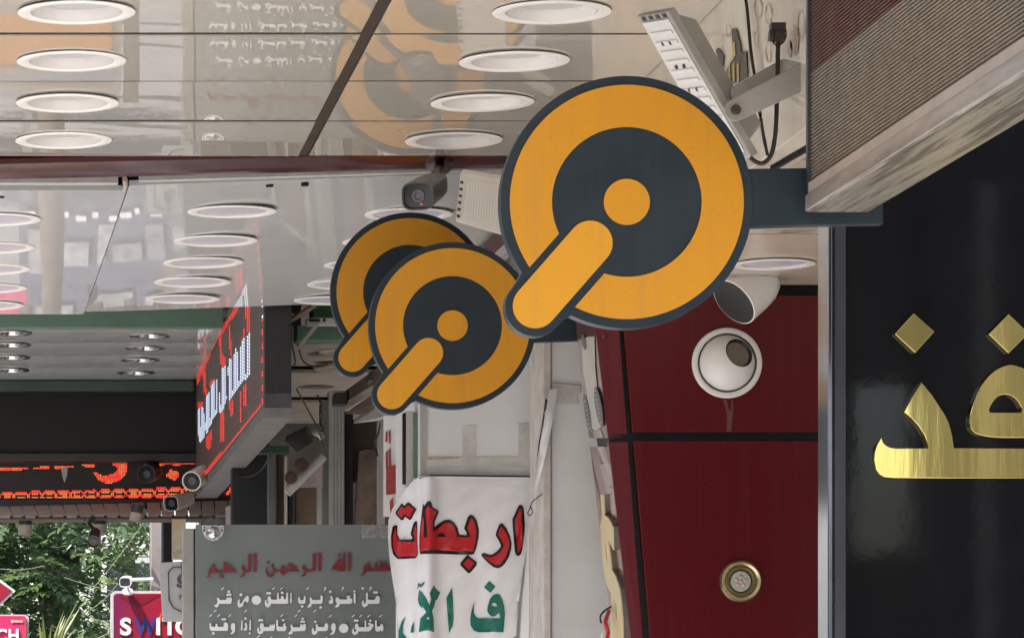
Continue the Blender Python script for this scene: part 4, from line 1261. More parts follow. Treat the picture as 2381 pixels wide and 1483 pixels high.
# cylinder lamps under the awning
def cyl_lamp(px, y0, y1, r, label, tilt=0.):
    Y = 14.82 if y0 > 1190 else 14.5
    top, bot = P(px, y0, Y), P(px + tilt, y1, Y)
    R = r / K * Y
    t = thing('cylinder_lamp', label, 'lamp', bot, 'cylinder lamps under the tiled awning')
    ax = bot - top
    L = ax.length
    part('cap', MB().lathe(top, ax, [(R * .95, -.01), (R * .95, L * .42)], 28), M['cam_black'], t, smooth=40)
    part('shade', MB().lathe(top, ax, [(R, L * .421), (R, L), (R * .9, L), (R * .9, L * .6)], 28), M['beige'], t, smooth=40)


cyl_lamp(59, 1203, 1243, 16.5, 'beige cylinder lamp under the awning nearest the left edge')
cyl_lamp(232, 1203, 1240, 16.5, 'beige cylinder lamp under the awning above the dark camera')
cyl_lamp(320, 1178, 1211, 14.5, 'beige cylinder lamp hanging on the face of the tiled awning', -6)


# ------------------------------------------------------------------ surveillance cameras
def bullet(front, back, R, label, mbody, mount, square=False, lensc='glass_dark', group='surveillance cameras', led=False):
    front, back = Vector(front), Vector(back)
    ax = front - back
    L = ax.length
    t = thing('security_camera', label, 'security camera', (front + back) / 2 + Vector((0, 0, -R)), group)
    n = 24
    q = ax.normalized().to_track_quat('Z', 'Y')

    def ring(r, z, sq):
        out = []
        for i in range(n):
            a = 2 * math.pi * i / n
            c_, s_ = math.cos(a), math.sin(a)
            k = 1.0
            if sq:
                k = 1 / (abs(c_) ** 4 + abs(s_) ** 4) ** .25
            out.append(back + q @ Vector((r * k * c_, r * k * s_ * (.86 if sq else 1), z)))
        return out
    mb = MB()
    rings = [ring(R * .55, -.012, square), ring(R * .86, .01, square), ring(R * .95, L * .3, square), ring(R, L * .8, square), ring(R * 1.03, L + .004, square), ring(R * .93, L + .004, square), ring(R * .90, L - .012, square)]
    for a, b in zip(rings, rings[1:]):
        mb.add(a + b, [(i, (i + 1) % n, n + (i + 1) % n, n + i) for i in range(n)])
    mb.add(rings[0], [tuple(range(n))])
    part('body', mb, mbody, t, smooth=45)
    g = ring(R * .905, L - .006, square)
    fg_ = part('front_glass', MB().add(g, [tuple(range(n))]), M['glass_dark'], t)
    c = front - ax.normalized() * .006
    part('lens', MB().lathe(c, ax, [(R * .42, 0), (R * .40, .004), (R * .26, .004), (R * .22, .001)], 24), M['dark_metal'], fg_, smooth=40)
    m_ = MB().tube(mount, R * .33, 12)
    part('bracket', m_, mbody, t, smooth=50)
    e = Vector(mount[-1])
    part('mount_base', MB().lathe(e, Vector(mount[-1]) - Vector(mount[-2]), [(R * .5, -.018), (R * .95, -.006), (R * .98, .004)], 24), mbody, t, smooth=45)
    if led:
        part('indicator_led', MB().lathe(c + q @ Vector((R * .15, -R * .55, .0)) + Vector((0, -.001, 0)), ax, [(.0022, -.001), (.0022, .002)], 10), emit('camera_led', (1, .12, .2), .3), t)
    return t


bullet(P(972, 456, 7.52), P(1012, 428, 7.70), .033, 'dark brown bullet camera under the maroon beam above the farthest disc', M['cam_black'],
       [P(1013, 420, 7.70), P(1015, 403, 7.78), P(1022, 392, 7.92), P(1022, 376, 7.98)], True, led=True)
bullet(P(446, 1118, 13.9), P(478, 1098, 14.05), .038, 'white bullet camera at the lower corner of the projecting LED sign', M['white_plastic'],
       [P(480, 1105, 14.05), P(500, 1120, 14.1), P(530, 1112, 14.3), P(552, 1098, 14.3)])
bullet(P(398, 1170, 14.3), P(440, 1158, 14.42), .034, 'grey bullet camera pointing left in front of the tiled awning', M['beige'],
       [P(440, 1150, 14.42), P(455, 1140, 14.45), P(472, 1130, 14.5), P(480, 1128, 14.55)], True)
bullet(P(341, 1102, 14.75), P(362, 1096, 14.88), .038, 'round dark camera in front of the running red text', M['cam_black'],
       [P(362, 1090, 14.88), P(362, 1082, 14.9), P(358, 1076, 14.93), P(352, 1073, 14.95)])
bullet(P(218, 1258, 14.5), P(222, 1236, 14.62), .026, 'brown camera hanging below the tiled awning in front of leaves', M['cam_black'],
       [P(222, 1232, 14.62), P(212, 1225, 14.65), P(206, 1214, 14.7), P(206, 1206, 14.7)])
bullet(P(291, 1353, 21.7), P(297, 1347, 21.82), .034, 'small white camera standing on top of the purple and red sign', M['white_plastic'],
       [P(297, 1352, 21.85), P(297, 1362, 21.9), P(297, 1370, 21.95), P(297, 1375, 21.96)], True)


# ------------------------------------------------------------------ floodlights
def slab(A, B, Bp, Ap, th):
    A, B, Bp, Ap = [Vector(a) for a in (A, B, Bp, Ap)]
    n = (B - A).cross(Bp - B).normalized()
    if n.y > 0 and abs(n.y) > .2 or n.x > 0 and abs(n.y) <= .2: n = -n
    return n


YF1 = 5.60
A = P(1480, 38, YF1 + .11)
B = P(1552, 26, YF1)
Bp = P(1747, 366, YF1)
Ap = A + (Bp - B)
t = thing('floodlight', 'large white flat floodlight on a bracket above the large disc sign', 'floodlight', (A + Bp) / 2 + Vector((0, 0, -.12)), 'floodlights on brackets')
nrm = (B - A).cross(Bp - B).normalized()
if nrm.x > 0: nrm = -nrm
bk = -nrm
ex, ey = (B - A), (Bp - B)
Wt = lambda u_, v_, d=0.: A + ex * u_ + ey * v_ + bk * d
part('frame', MB().hexa([Wt(0, 0), Wt(1, 0), Wt(1, 1), Wt(0, 1)], [Wt(0, 0, .014), Wt(1, 0, .014), Wt(1, 1, .014), Wt(0, 1, .014)]), M['flood_grey'], t, bev=.002)
lens_ = part('lens', MB().hexa([Wt(.08, .05, -.002), Wt(.92, .05, -.002), Wt(.92, .96, -.002), Wt(.08, .96, -.002)], [Wt(.08, .05, -.0003), Wt(.92, .05, -.0003), Wt(.92, .96, -.0003), Wt(.08, .96, -.0003)]), M['flood_white'], t)
rb = MB()
for k in range(13):
    v_ = .12 + k * .065
    rb.hexa([Wt(.15, v_, -.004), Wt(.85, v_, -.004), Wt(.85, v_ + .022, -.004), Wt(.15, v_ + .022, -.004)], [Wt(.15, v_, -.0021), Wt(.85, v_, -.0021), Wt(.85, v_ + .022, -.0021), Wt(.15, v_ + .022, -.0021)])
part('lens_rib', rb, M['white_plastic'], lens_)
vb = MB()
for k in range(4):
    u_ = .13 + k * .22
    vb.hexa([Wt(u_, .012, -.001), Wt(u_ + .11, .012, -.001), Wt(u_ + .11, .038, -.001), Wt(u_, .038, -.001)], [Wt(u_, .012, .001), Wt(u_ + .11, .012, .001), Wt(u_ + .11, .038, .001), Wt(u_, .038, .001)])
for v_ in (.20, .36, .52):
    for u_ in (.38, .62):
        vb.lathe(Wt(u_, v_, -.0022), nrm, [(.0035, 0), (.0035, .0025)], 10)
part('vent', vb, M['dark_metal'], t)
part('heat_sink', MB().hexa([Wt(.1, .04, .0145), Wt(.9, .04, .0145), Wt(.9, .72, .0145), Wt(.1, .72, .0145)], [Wt(.2, .14, .045), Wt(.8, .14, .045), Wt(.8, .68, .045), Wt(.2, .68, .045)]), M['flood_grey'], t, bev=.003)
part('driver_box', MB().hexa([Wt(.15, .74, .0145), Wt(.85, .74, .0145), Wt(.85, .93, .0145), Wt(.15, .93, .0145)], [Wt(.2, .74, .055), Wt(.8, .74, .055), Wt(.8, .88, .055), Wt(.2, .88, .055)]), M['flood_grey'], t, bev=.006)
br = MB()
# near arm of the yoke
c0 = P(1711, 256, YF1 - .02)
c1 = P(1868, 178, YF1 - .02)
aa = (c1 - c0).normalized()
nn = Vector((aa.z, 0, -aa.x))
hw = .0175
ring_ = [c0 + nn * hw * math.cos(a) - aa * hw * math.sin(a) for a in [math.pi * i / 10 for i in range(11)]] + [c1 - nn * hw * 1.2, c1 + nn * hw * 1.2]
br.prism(ring_, [p + Vector((0, .004, 0)) for p in ring_])
off = P(1690, 262, YF1 + .10) - P(1711, 256, YF1 - .02)
c0b, c1b = P(1702, 232, YF1 + .11), P(1830, 166, YF1 + .11)
ring_ = [c0b + nn * hw * math.cos(a) - aa * hw * math.sin(a) for a in [math.pi * i / 10 for i in range(11)]] + [c1b - nn * hw * 1.2, c1b + nn * hw * 1.2]
br.prism(ring_, [p + Vector((0, .004, 0)) for p in ring_])
br.hexa([c1 - nn * hw * 1.2, c1 + nn * hw * 1.2, c1 + nn * hw * 1.2 + aa * .004, c1 - nn * hw * 1.2 + aa * .004], [c1b - nn * hw * 1.2, c1b + nn * hw * 1.2, c1b + nn * hw * 1.2 + aa * .004, c1b - nn * hw * 1.2 + aa * .004])
part('bracket', br, M['flood_grey'], t, bev=.001)
part('pivot_bolt', MB().lathe(c0 + Vector((0, -.0005, 0)), (0, -1, 0), [(.0078, 0), (.0078, .003), (.006, .006)], 14), M['rust'], t, smooth=30)
part('pivot_ear', MB().lathe(P(1716, 222, YF1 + .03), (0, -1, 0), [(.016, -.06), (.016, .02)], 20), M['flood_grey'], t, smooth=40)
fc = MB().tube(spline([P(1744, 366, YF1 - .01), P(1758, 377, YF1 - .01), P(1776, 379, YF1 - .01), P(1794, 358, YF1 - .01), P(1803, 310, YF1 - .01), P(1806, 250, YF1 - .005), P(1808, 180, YF1 + .0), P(1809, 110, YF1), P(1811, 95, YF1)], 5), .0036, 8)
part('cable', fc, M['cable'], t, smooth=60)
part('connector', MB().rect(1794, 52, 1828, 68, YF1 - .01, .02).rect(1802, 68, 1826, 95, YF1 - .008, .018).rect(1790, 70, 1801, 92, YF1 - .006, .016), M['cam_black'], t, bev=.001)
part('connector_wire', MB().tube(spline([P(1808, 108, YF1), P(1822, 98, YF1), P(1828, 80, YF1), P(1824, 60, YF1)]), .0014, 6).tube(spline([P(1808, 108, YF1), P(1798, 100, YF1 + .002), P(1797, 90, YF1)]), .0014, 6), M['cable'], t)

# second floodlight
t = thing('floodlight', 'small cream floodlight left of the large disc sign', 'floodlight', P(1110, 545, 7.3), 'floodlights on brackets')
y2 = 7.3
fa = [P(1070, 401, y2), P(1172, 418, y2 + .03), P(1168, 548, y2), P(1058, 516, y2 - .03)]
dd = Vector((.01, .03, .012))
part('frame', MB().hexa(fa, [p + dd for p in fa]), M['flood_amber'], t, bev=.003)
FW = lambda u_, v_, d=0.: (fa[0] * (1 - u_) * (1 - v_) + fa[1] * u_ * (1 - v_) + fa[2] * u_ * v_ + fa[3] * (1 - u_) * v_) + Vector((0, d, 0))
lens_ = part('lens', MB().hexa([FW(.16, .10, -.003), FW(1, .10, -.003), FW(1, .93, -.003), FW(.14, .93, -.003)], [FW(.16, .10, -.0005), FW(1, .10, -.0005), FW(1, .93, -.0005), FW(.14, .93, -.0005)]), M['flood_amber'], t, bev=.0008)
rb = MB()
for k in range(14):
    u_ = .20 + k * .057
    rb.hexa([FW(u_, .14, -.005), FW(u_ + .028, .14, -.005), FW(u_ + .023, .89, -.005), FW(u_ - .005, .89, -.005)], [FW(u_, .14, -.0031), FW(u_ + .028, .14, -.0031), FW(u_ + .023, .89, -.0031), FW(u_ - .005, .89, -.0031)])
part('lens_rib', rb, M['flood_white'], lens_)
vb = MB()
for k in range(6):
    v_ = .17 + k * .135
    vb.hexa([FW(.02, v_, -.0025), FW(.09, v_, -.0025), FW(.09, v_ + .05, -.0025), FW(.02, v_ + .05, -.0025)], [FW(.02, v_, -.0004), FW(.09, v_, -.0004), FW(.09, v_ + .05, -.0004), FW(.02, v_ + .05, -.0004)])
part('vent', vb, M['rust'], t)
part('bracket', MB().tube([P(1150, 470, y2 + .05), P(1220, 440, y2 + .25), P(1280, 420, y2 + .3)], .012, 8), M['flood_grey'], t)

# cables and striped marks on the bulkhead
solo('hanging_cable', MB().tube(spline([Q(1728, -30, XB - .008), Q(1737, 20, XB - .008), Q(1746, 120, XB - .008), Q(1757, 190, XB - .008)]) + spline([P(1768, 270, 5.65), P(1776, 320, 5.66), P(1785, 362, 5.66)]), .0028, 6), M['cable'], 'thin dark cable running down the stained bulkhead behind the floodlight', 'cable', smooth=60)
solo('dark_rod', MB().tube([P(1795, 392, 5.3), P(1885, 340, 5.26)], .0055, 8), M['cable'], 'dark rod slanting above the large sign arm beside the ribbed box', 'rod', smooth=60)
t = thing('striped_patch', 'black and yellow striped patch on the bulkhead behind the floodlight', 'sticker', Q(1710, 195, XB - .003))  # black and yellow marks drawn as flat patches
part('dark_mark', MB().poly([(1664, 118), (1668, 112), (1682, 130), (1680, 165), (1676, 160)], 0, Vector((.001, 0, 0)), map_=lambda x, y: Q(x, y, XB - .003)).poly([(1700, 70), (1706, 66), (1712, 70), (1722, 110), (1722, 122), (1735, 120), (1738, 180), (1718, 192), (1700, 195), (1688, 165), (1705, 135)], 0, Vector((.001, 0, 0)), map_=lambda x, y: Q(x, y, XB - .003)), M['cam_black'], t)
ys_ = MB()
for x_ in (1693, 1703, 1713):
    ys_.poly([(x_, 152), (x_ + 4, 144), (x_ + 5, 188), (x_ + 1, 193)], 0, Vector((.0004, 0, 0)), map_=lambda x, y: Q(x, y, XB - .0042))
ys_.poly([(1704, 100), (1708, 98), (1710, 128), (1703, 140)], 0, Vector((.0004, 0, 0)), map_=lambda x, y: Q(x, y, XB - .0042))
part('yellow_stripe', ys_, M['yellow_mark'], t)

# ------------------------------------------------------------------ cluttered shopfronts behind the verse board
YS = 12.6
t = thing('cluttered_ceiling', 'broken pale ceiling sheets with slots right of the LED sign', 'ceiling', P(760, 900, YS))
zc_ = 2.99
cp = []
for k in range(5):
    a = 11.5 + k * 1.05
    part('ceiling_sheet', ceil_panel(.90, 2.2, a, a + 1.0, zc_ - .02 * k, [(1.12 + .05 * k, a + .38, .075)] if k < 3 else [], sag=.02, seed=51 + k), M['beige'], t, smooth=35)
sl_ = MB()
for px, py, w_ in ((730, 878, 60), (715, 905, 45), (700, 935, 25), (690, 958, 20)):
    c = C(px, py, zc_ - .03)
    hw_ = w_ / K * c.y
    sl_.box(c.x - hw_, c.x + hw_, c.y - .05, c.y + .05, c.z - .012, c.z - .004)
part('slot', sl_, M['dark'], t)
part('backing', MB().box(.9, 2.3, 11.5, 16.1, 3.12, 3.2), M['dark'], t)
solo('green_beam', MB().rect(690, 757, 880, 792, 11.3, .12), M['green'], 'green beam right of the LED sign end behind the farthest disc', 'beam', bev=.003)
solo('green_box', MB().rect(728, 700, 860, 739, 11.2, .15), mat('vivid_green', (.03, .12, .05), .35, var=.15), 'dark green box tucked under the far edge of the white ceiling', 'box', bev=.003)
t = thing('perforated_angle', 'white perforated steel angle with diagonal strut beside the LED sign', 'bracket', P(740, 795, 11.15))
part('angle', MB().rect(713, 739, 880, 755, 11.12, .05), M['greywhite'], t, bev=.002)
part('hole', MB().rect(718, 741, 744, 748, 11.115, .004).poly(circ(754, 744, 4, 10), 11.115, .004), M['dark'], t)
part('strut', MB().poly([(733, 754), (742, 757), (700, 806), (684, 830), (681, 822), (700, 795)], 11.1, .015), M['beige'], t)
part('strut', MB().poly([(634, 710), (640, 708), (690, 733), (685, 738)], 11.05, .015), M['greywhite'], t, label='pale strut above the LED sign end')
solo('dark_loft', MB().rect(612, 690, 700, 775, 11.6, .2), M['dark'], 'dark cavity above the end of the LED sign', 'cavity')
t = thing('cable_bundle', 'bundle of taped brown cables above the LED sign end', 'cable', P(660, 770, 11.0))
part('cable', MB().tube(spline([P(617, 742, 10.98), P(640, 744, 10.98), P(655, 748, 10.97), P(680, 738, 10.95), P(710, 722, 10.95), P(725, 710, 10.95)]), .006, 8), M['brown'], t, smooth=60)
part('cable', MB().tube(spline([P(632, 766, 10.98), P(650, 756, 10.98), P(672, 745, 10.96), P(700, 730, 10.95), P(735, 706, 10.95)]), [.009] * 25, 8), M['tanboard'], t, smooth=60)
part('cable', MB().tube(spline([P(671, 760, 10.9), P(680, 758, 10.9), P(681, 775, 10.9), P(679, 800, 10.9), P(686, 840, 10.9), P(682, 850, 10.9)]), .0035, 6), M['cable'], t, smooth=60)
t = thing('ring_light', 'oval cream ring light on the cluttered ceiling left of the farthest disc', 'ceiling light', C(775, 848, zc_ - .06))
part('ring', MB().lathe(C(775, 848, zc_ - .045), (0, 0, -1), [(.058, .0), (.072, .0), (.074, .012), (.066, .022), (.056, .012)], 40, cap=False), M['beige'], t, smooth=50)
part('lens', MB().lathe(C(775, 848, zc_ - .045), (0, 0, -1), [(.058, .004), (.058, .008)], 32), M['tanboard'], t)
t = thing('ring_light', 'dark-mouthed ring light cut off by the farthest disc', 'ceiling light', C(790, 812, zc_ - .04))
part('ring', MB().lathe(C(790, 812, zc_ - .03), (0, 0, -1), [(.058, .0), (.076, .0), (.078, .008), (.066, .016), (.056, .006)], 40, cap=False), M['beige'], t, smooth=50)
part('lens', MB().lathe(C(790, 812, zc_ - .03), (0, 0, -1), [(.058, .002), (.058, .006)], 32), M['dark'], t)

# vertical posts and boards
def post(name, x0, y0, x1, y1, Y, m, label, cat, th=.06, bev=.002):
    return solo(name, MB().rect(x0, y0, x1, y1, Y, th), m, label, cat, bev=bev)


LOW = 1690 + EYE * K / 12.6
t = thing('shutter_guide', 'ribbed pale aluminium shutter guide post right of the tan board', 'post', P(782, LOW, YS))
part('post', MB().rect(765, 908, 801, LOW, YS, .06), M['alu'], t, bev=.002)
gv = MB()
for x_ in (772, 779, 788, 795):
    gv.rect(x_, 910, x_ + 3, LOW, YS - .006, .0055)
part('rib', gv, M['greywhite'], t)
post('black_post', 801.5, 948, 821, LOW, YS + .03, M['dark'], 'black post right of the ribbed shutter guide', 'post')
solo('marble_slab', MB().poly([(835, 1048), (858, 1044), (880, 1050), (881, 1230), (880, LOW), (824, LOW), (826, 1200), (832, 1110)], YS + .04, .05), M['marble'], 'brown marbled slab standing behind the top of the verse board', 'slab')
post('brown_board', 820, 975, 884, 1120, YS + .12, M['brown'], 'dark brown wooden board above the marbled slab', 'board')
post('grey_frame', 880, 978, 895, LOW, YS - .1, M['greywhite'], 'narrow grey metal frame left of the red painted board', 'frame')
t = thing('roller_shutter_box', 'brown roller shutter box with dusty lip behind the middle disc handle', 'shutter', P(850, 1000, 11.6))
qa = [P(798, 912, 12.4), P(900, 838, 11.0), P(900, 930, 11.0), P(803, 962, 12.4)]
part('box', MB().hexa(qa, [p + Vector((.25, .1, 0)) for p in qa]), M['brown'], t)
qb = [P(803, 935, 12.3), P(905, 872, 10.95), P(905, 892, 10.95), P(800, 955, 12.3)]
part('lip', MB().hexa(qb, [p + Vector((.03, .05, 0)) for p in qb]), M['beige'], t)
qd = [P(822, 984, 12.1), P(900, 930, 11.2), P(905, 966, 11.1), P(880, 978, 11.5)]
part('tray', MB().hexa(qd, [p + Vector((.01, .08, .02)) for p in qd]), M['greywhite'], t)
part('motor', MB().rect(778, 912, 808, 940, 12.2, .1), M['cam_black'], t, bev=.004)
part('motor', MB().rect(858, 865, 894, 886, 11.4, .1), M['cam_black'], t, bev=.004)
# red painted board
t = thing('painted_board', 'white board with torn red painted lettering left of the banner', 'sign', P(918, 1200, 10.6))
part('board', MB().rect(893, 966, 943, 1200, 10.6, .02), M['pillar'], t)
part('red_paint', MB().poly([(898, 1085), (912, 1082), (936, 1075), (940, 1130), (938, 1140), (918, 1148), (898, 1150)], 10.594, .003)
     .poly([(897, 1005), (901, 1000), (901, 1026), (896, 1028)], 10.594, .003).poly([(904, 1003), (908, 998), (908, 1030), (905, 1032)], 10.594, .003)
     .poly([(897, 1052), (902, 1045), (902, 1086), (897, 1088)], 10.594, .003).poly([(904, 1046), (908, 1040), (910, 1084), (905, 1084)], 10.594, .003)
     .poly([(921, 1060), (925, 1052), (927, 1080), (922, 1082)], 10.594, .003).poly([(931, 1054), (936, 1046), (937, 1078), (932, 1080)], 10.594, .003)
     .poly([(906, 1165), (914, 1155), (916, 1195), (908, 1195)], 10.594, .003), mat('faded_red_paint', (.38, .05, .05), .5, var=.3, vscale=30), t)
# left of the guide
post('green_post', 750, 930, 764.5, LOW, YS + .02, mat('grey_green_post', (.16, .17, .14), .5, var=.25, streak=.3), 'narrow grey-green post left of the ribbed shutter guide', 'post')
post('white_post', 738, 1130, 749.5, LOW, YS + .05, M['greywhite'], 'thin white post right of the tan board', 'post')
post('tan_board', 687, 1134, 737, LOW, YS + .1, M['tanboard'], 'tan speckled board standing behind the verse board', 'board')
post('dark_post', 669, 1140, 682, LOW, YS + .06, M['dark'], 'thin black post left of the tan board', 'post')
post('cream_conduit', 663, 1060, 668.5, LOW, YS + .04, M['beige'], 'thin cream conduit left of the tan board', 'pipe')
post('brown_post', 644, 1050, 660, LOW, YS + .12, M['brown'], 'dark brown post beside the dark doorway', 'post')
post('grey_jamb', 624, 1052, 640, LOW, YS + .08, mat('grey_jamb', (.11, .12, .115), .45, var=.2), 'grey door jamb right of the dark doorway', 'door jamb')
post('dark_doorway', 540, 1010, 626, LOW, YS + .4, M['dark'], 'black doorway under the LED sign', 'doorway', th=.1)
post('green_lintel', 600, 1036, 672, 1054, YS + .02, M['dark_green'], 'dark green lintel over the black doorway', 'lintel')
solo('alley_wall', MB().box(.86, 2.9, 15.6, 15.8, 0, 3.2), mat('dim_wall', (.16, .15, .14), .7, var=.3), 'dim wall closing the passage behind the posts', 'wall')
t = thing('tube_bracket', 'white tube leaning between posts under the small grey floodlight', 'bracket', P(700, 1150, 12.4))
part('tube', MB().tube([P(667, 1146, 12.3), P(752, 1060, 12.3)], .016, 12), M['greywhite'], t, smooth=50)
part('flange', MB().lathe(P(700, 1080, 12.25), (0, -1, 0), [(.024, 0), (.024, .01), (.012, .012), (.0001, .012)], 20), M['rust'], t, smooth=40)
part('flange', MB().lathe(P(676, 1110, 12.25), (0, -1, 0), [(.022, 0), (.022, .01), (.012, .012), (.0001, .012)], 20), M['rust'], t, smooth=40)
part('sheet', MB().poly([(688, 1120), (742, 1062), (750, 1064), (750, 1132), (690, 1132)], 12.5, .01), mat('pink_white_sheet', (.42, .33, .33), .5, var=.3, vscale=20), t)
t = thing('floodlight', 'small grey floodlight seen from below right of the LED sign', 'floodlight', P(695, 1050, 12.1), 'floodlights on brackets')
fq = [P(661, 1024, 12.0), P(712, 999, 12.0), P(728, 1026, 11.9), P(690, 1052, 11.9)]
part('frame', MB().hexa(fq, [p + Vector((.01, .05, .02)) for p in fq]), M['grey_box'], t, bev=.003)
part('bracket', MB().tube([P(712, 1012, 12.0), P(730, 1004, 12.05), P(745, 1010, 12.1), P(750, 1020, 12.1)], .011, 8), M['greywhite'], t, smooth=50)
solo('drooping_cable', MB().tube(spline([P(556, 1108, 13.0), P(585, 1106, 12.9), P(608, 1092, 12.8), P(622, 1070, 12.7), P(628, 1054, 12.65)]), .0035, 6), M['cable'], 'dark cable drooping across the black doorway', 'cable', smooth=60)
solo('hanging_lead', MB().tube(spline([P(736, 918, 12.3), P(744, 930, 12.3), P(744, 970, 12.3), P(746, 990, 12.3), P(752, 998, 12.3), P(735, 1010, 12.3), P(715, 1025, 12.2)]), .0035, 6), M['cable'], 'black lead hanging left of the ribbed shutter guide', 'cable', smooth=60)
t = thing('zinc_sheet', 'bent rust-stained zinc sheet standing on the tiled awning end', 'sheet', P(540, 1220, 13.5))
part('sheet', MB().poly([(525, 1178), (558, 1166), (560, 1222), (526, 1222)], 13.5, .02), mat('zinc', (.42, .45, .48), .35, .2, var=.2, vscale=9, dirt=(.4, .2, .05)), t)
part('side', MB().rect(560.5, 1168, 575, 1222, 13.52, .05), M['dark_metal'], t)

# unseen low stands, added for their mirror images in the glossy ceilings
t = thing('mirrored_poster_stand', 'added violet-grey poster stand, unseen except as mirrored in the white ceiling', 'poster stand', (.6, 23.1, 0))
part('panel', MB().box(.10, 1.22, 23.0, 23.08, .62, 2.02), mat('violet_print', (.10, .10, .15), .5, var=.25, vscale=5), t)
rnd = random.Random(12)
for x_, z_, w_, h_ in ((.16, .85, .14, .36), (.34, .95, .20, .20), (.60, .80, .12, .34), (.78, 1.0, .22, .16), (1.04, .85, .12, .30), (.2, 1.5, .25, .3), (.62, 1.45, .3, .25), (1.0, 1.5, .15, .3)):
    part('sheet', MB().box(x_, x_ + w_, 22.985, 22.999, z_, z_ + h_), mat('paper', tuple(rnd.uniform(.22, .40) for _ in range(1)) * 3, .6, var=.3, vscale=14), t)
for k in range(10):
    part('lettering', MB().box(.14 + k * .105, .14 + k * .105 + rnd.uniform(.03, .085), 22.985, 22.999, .70 + .03 * (k % 2), .74 + .03 * (k % 2)), M['pillar2'], t)
part('leg', MB().box(.12, .18, 23.0, 23.06, 0, .62), M['grey_box'], t)
part('leg', MB().box(1.14, 1.2, 23.0, 23.06, 0, .62), M['grey_box'], t)
t = thing('mirrored_orange_stall', 'added low stall with an orange strip, unseen except mirrored in cream ceiling', 'stall', (.15, 14.0, 0))
part('counter', MB().box(-.28, .46, 13.95, 14.3, 0, 1.60), M['beige'], t)
part('orange_strip', MB().box(-.27, .42, 13.92, 13.949, 1.37, 1.53), mat('orange_print2', (.62, .27, .07), .5, var=.1), t)
part('post', MB().box(.47, .53, 13.95, 14.0, 0, 1.7), M['facade_mid'], t)
part('dark_shelf', MB().box(-.27, .44, 13.93, 13.949, .95, 1.22), M['dark_metal'], t)
solo('low_wall', MB().box(-2.6, -.5, 18.0, 18.2, 0, 1.7), M['facade_mid'], 'low grey wall below the frame under the trees', 'wall')

for pts, lab in (([(692, 800, 11.2), (700, 830, 11.3), (712, 846, 11.4), (735, 852, 11.5), (762, 846, 11.6)], 'thin cable looping under the cluttered ceiling beside the ring light'),
                 ([(690, 905, 11.6), (720, 960, 11.8), (741, 1000, 12.0), (752, 1040, 12.2)], 'thin cable sagging down to the grey-green post'),
                 ([(884, 985, 11.9), (879, 1010, 12.0), (872, 1030, 12.1), (878, 1060, 12.1)], 'thin cable hanging in front of the dark brown board')):
    solo('loose_cable', MB().tube(spline([P(*q) for q in pts]), .003, 6), M['cable'], lab, 'cable', 'loose cables among the shopfronts', smooth=60)

# region left of the verse board
solo('brown_column', MB().rect(352, 1206, 384, 1690, 24., .3), mat('grey_brown_plaster', (.24, .20, .18), .7, var=.2, vscale=6), 'grey-brown column between the trees and the verse board', 'column', bev=.004)
solo('dark_strip', MB().rect(380, 1206, 402, 1305, 15.3, .2), M['dark'], 'black strip right of the grey-brown column', 'panel')
solo('stained_sheet', MB().rect(400, 1206, 432, 1300, 14.4, .02), mat('yellow_stained_sheet', (.55, .50, .40), .5, var=.3, vscale=14, dirt=(.5, .26, .03)), 'white sheet with yellow stains left of the verse board post', 'sheet')
solo('cream_lamp', MB().poly([(402, 1284), (426, 1272), (428, 1280), (404, 1296)], 13.8, .05), M['beige'], 'small cream lamp pointing down left above the emblem board', 'lamp', bev=.003)
t = thing('emblem_board', 'pale grey board with a dark octagonal emblem beside the verse board', 'sign', P(410, 1446, 13.2))
part('board', MB().poly([(370, 1308), (446, 1303), (450, 1445), (379, 1444)], 13.2, .02), mat('pale_grey_board', (.48, .48, .47), .5, var=.1, streak=.15), t, bev=.002)
em = MB()
oc = [P(x, y, 13.194) for x, y in ((425, 1318), (402, 1318), (391, 1330), (393, 1395), (402, 1412), (418, 1420), (430, 1420))]
em.tube(oc, .0028, 6)
for r_, a0, a1 in ((10, 1.2, 5.2), (6, 0, 6.28), (16, .6, 2.4), (19, .7, 2.3)):
    em.tube([P(423 + r_ * math.cos(a0 + (a1 - a0) * i / 14), 1346 + r_ * math.sin(a0 + (a1 - a0) * i / 14), 13.194) for i in range(15)], .0026, 6)
em.tube(spline([P(416, 1382, 13.194), P(420, 1386, 13.194), P(424, 1382, 13.194), P(416, 1392, 13.194)]), .0022, 6).tube([P(422, 1306, 13.194), P(422, 1336, 13.194)], .0018, 6)
part('emblem', em, mat('dark_emblem', (.10, .10, .10), .5), t, smooth=60)


# ------------------------------------------------------------------ street signs in the background
def text_mesh(body, size, bold):
    c = bpy.data.curves.new('text', 'FONT')
    c.body = body
    c.size = size
    c.offset = bold
    c.extrude = .004
    o = bpy.data.objects.new('text', c)
    COL.objects.link(o)
    dg = bpy.context.evaluated_depsgraph_get()
    me = bpy.data.meshes.new_from_object(o.evaluated_get(dg))
    bpy.data.objects.remove(o)
    return me


def letter(body, px, py, hpx, Y, m, parent, bold=.006, sx=1.0):
    """py = baseline, hpx = capital height in photo pixels"""
    size = hpx / K * Y / .69
    me = text_mesh(body, size, bold * size)
    o0 = P(px, py, Y)
    mb = MB().add([(o0.x + v.co.x * sx, Y - v.co.z, o0.z + v.co.y) for v in me.vertices], [tuple(p.vertices) for p in me.polygons])
    w_ = max(v.co.x for v in me.vertices) * sx
    bpy.data.meshes.remove(me)
    part('letter', mb, m, parent)
    return w_ * K / Y


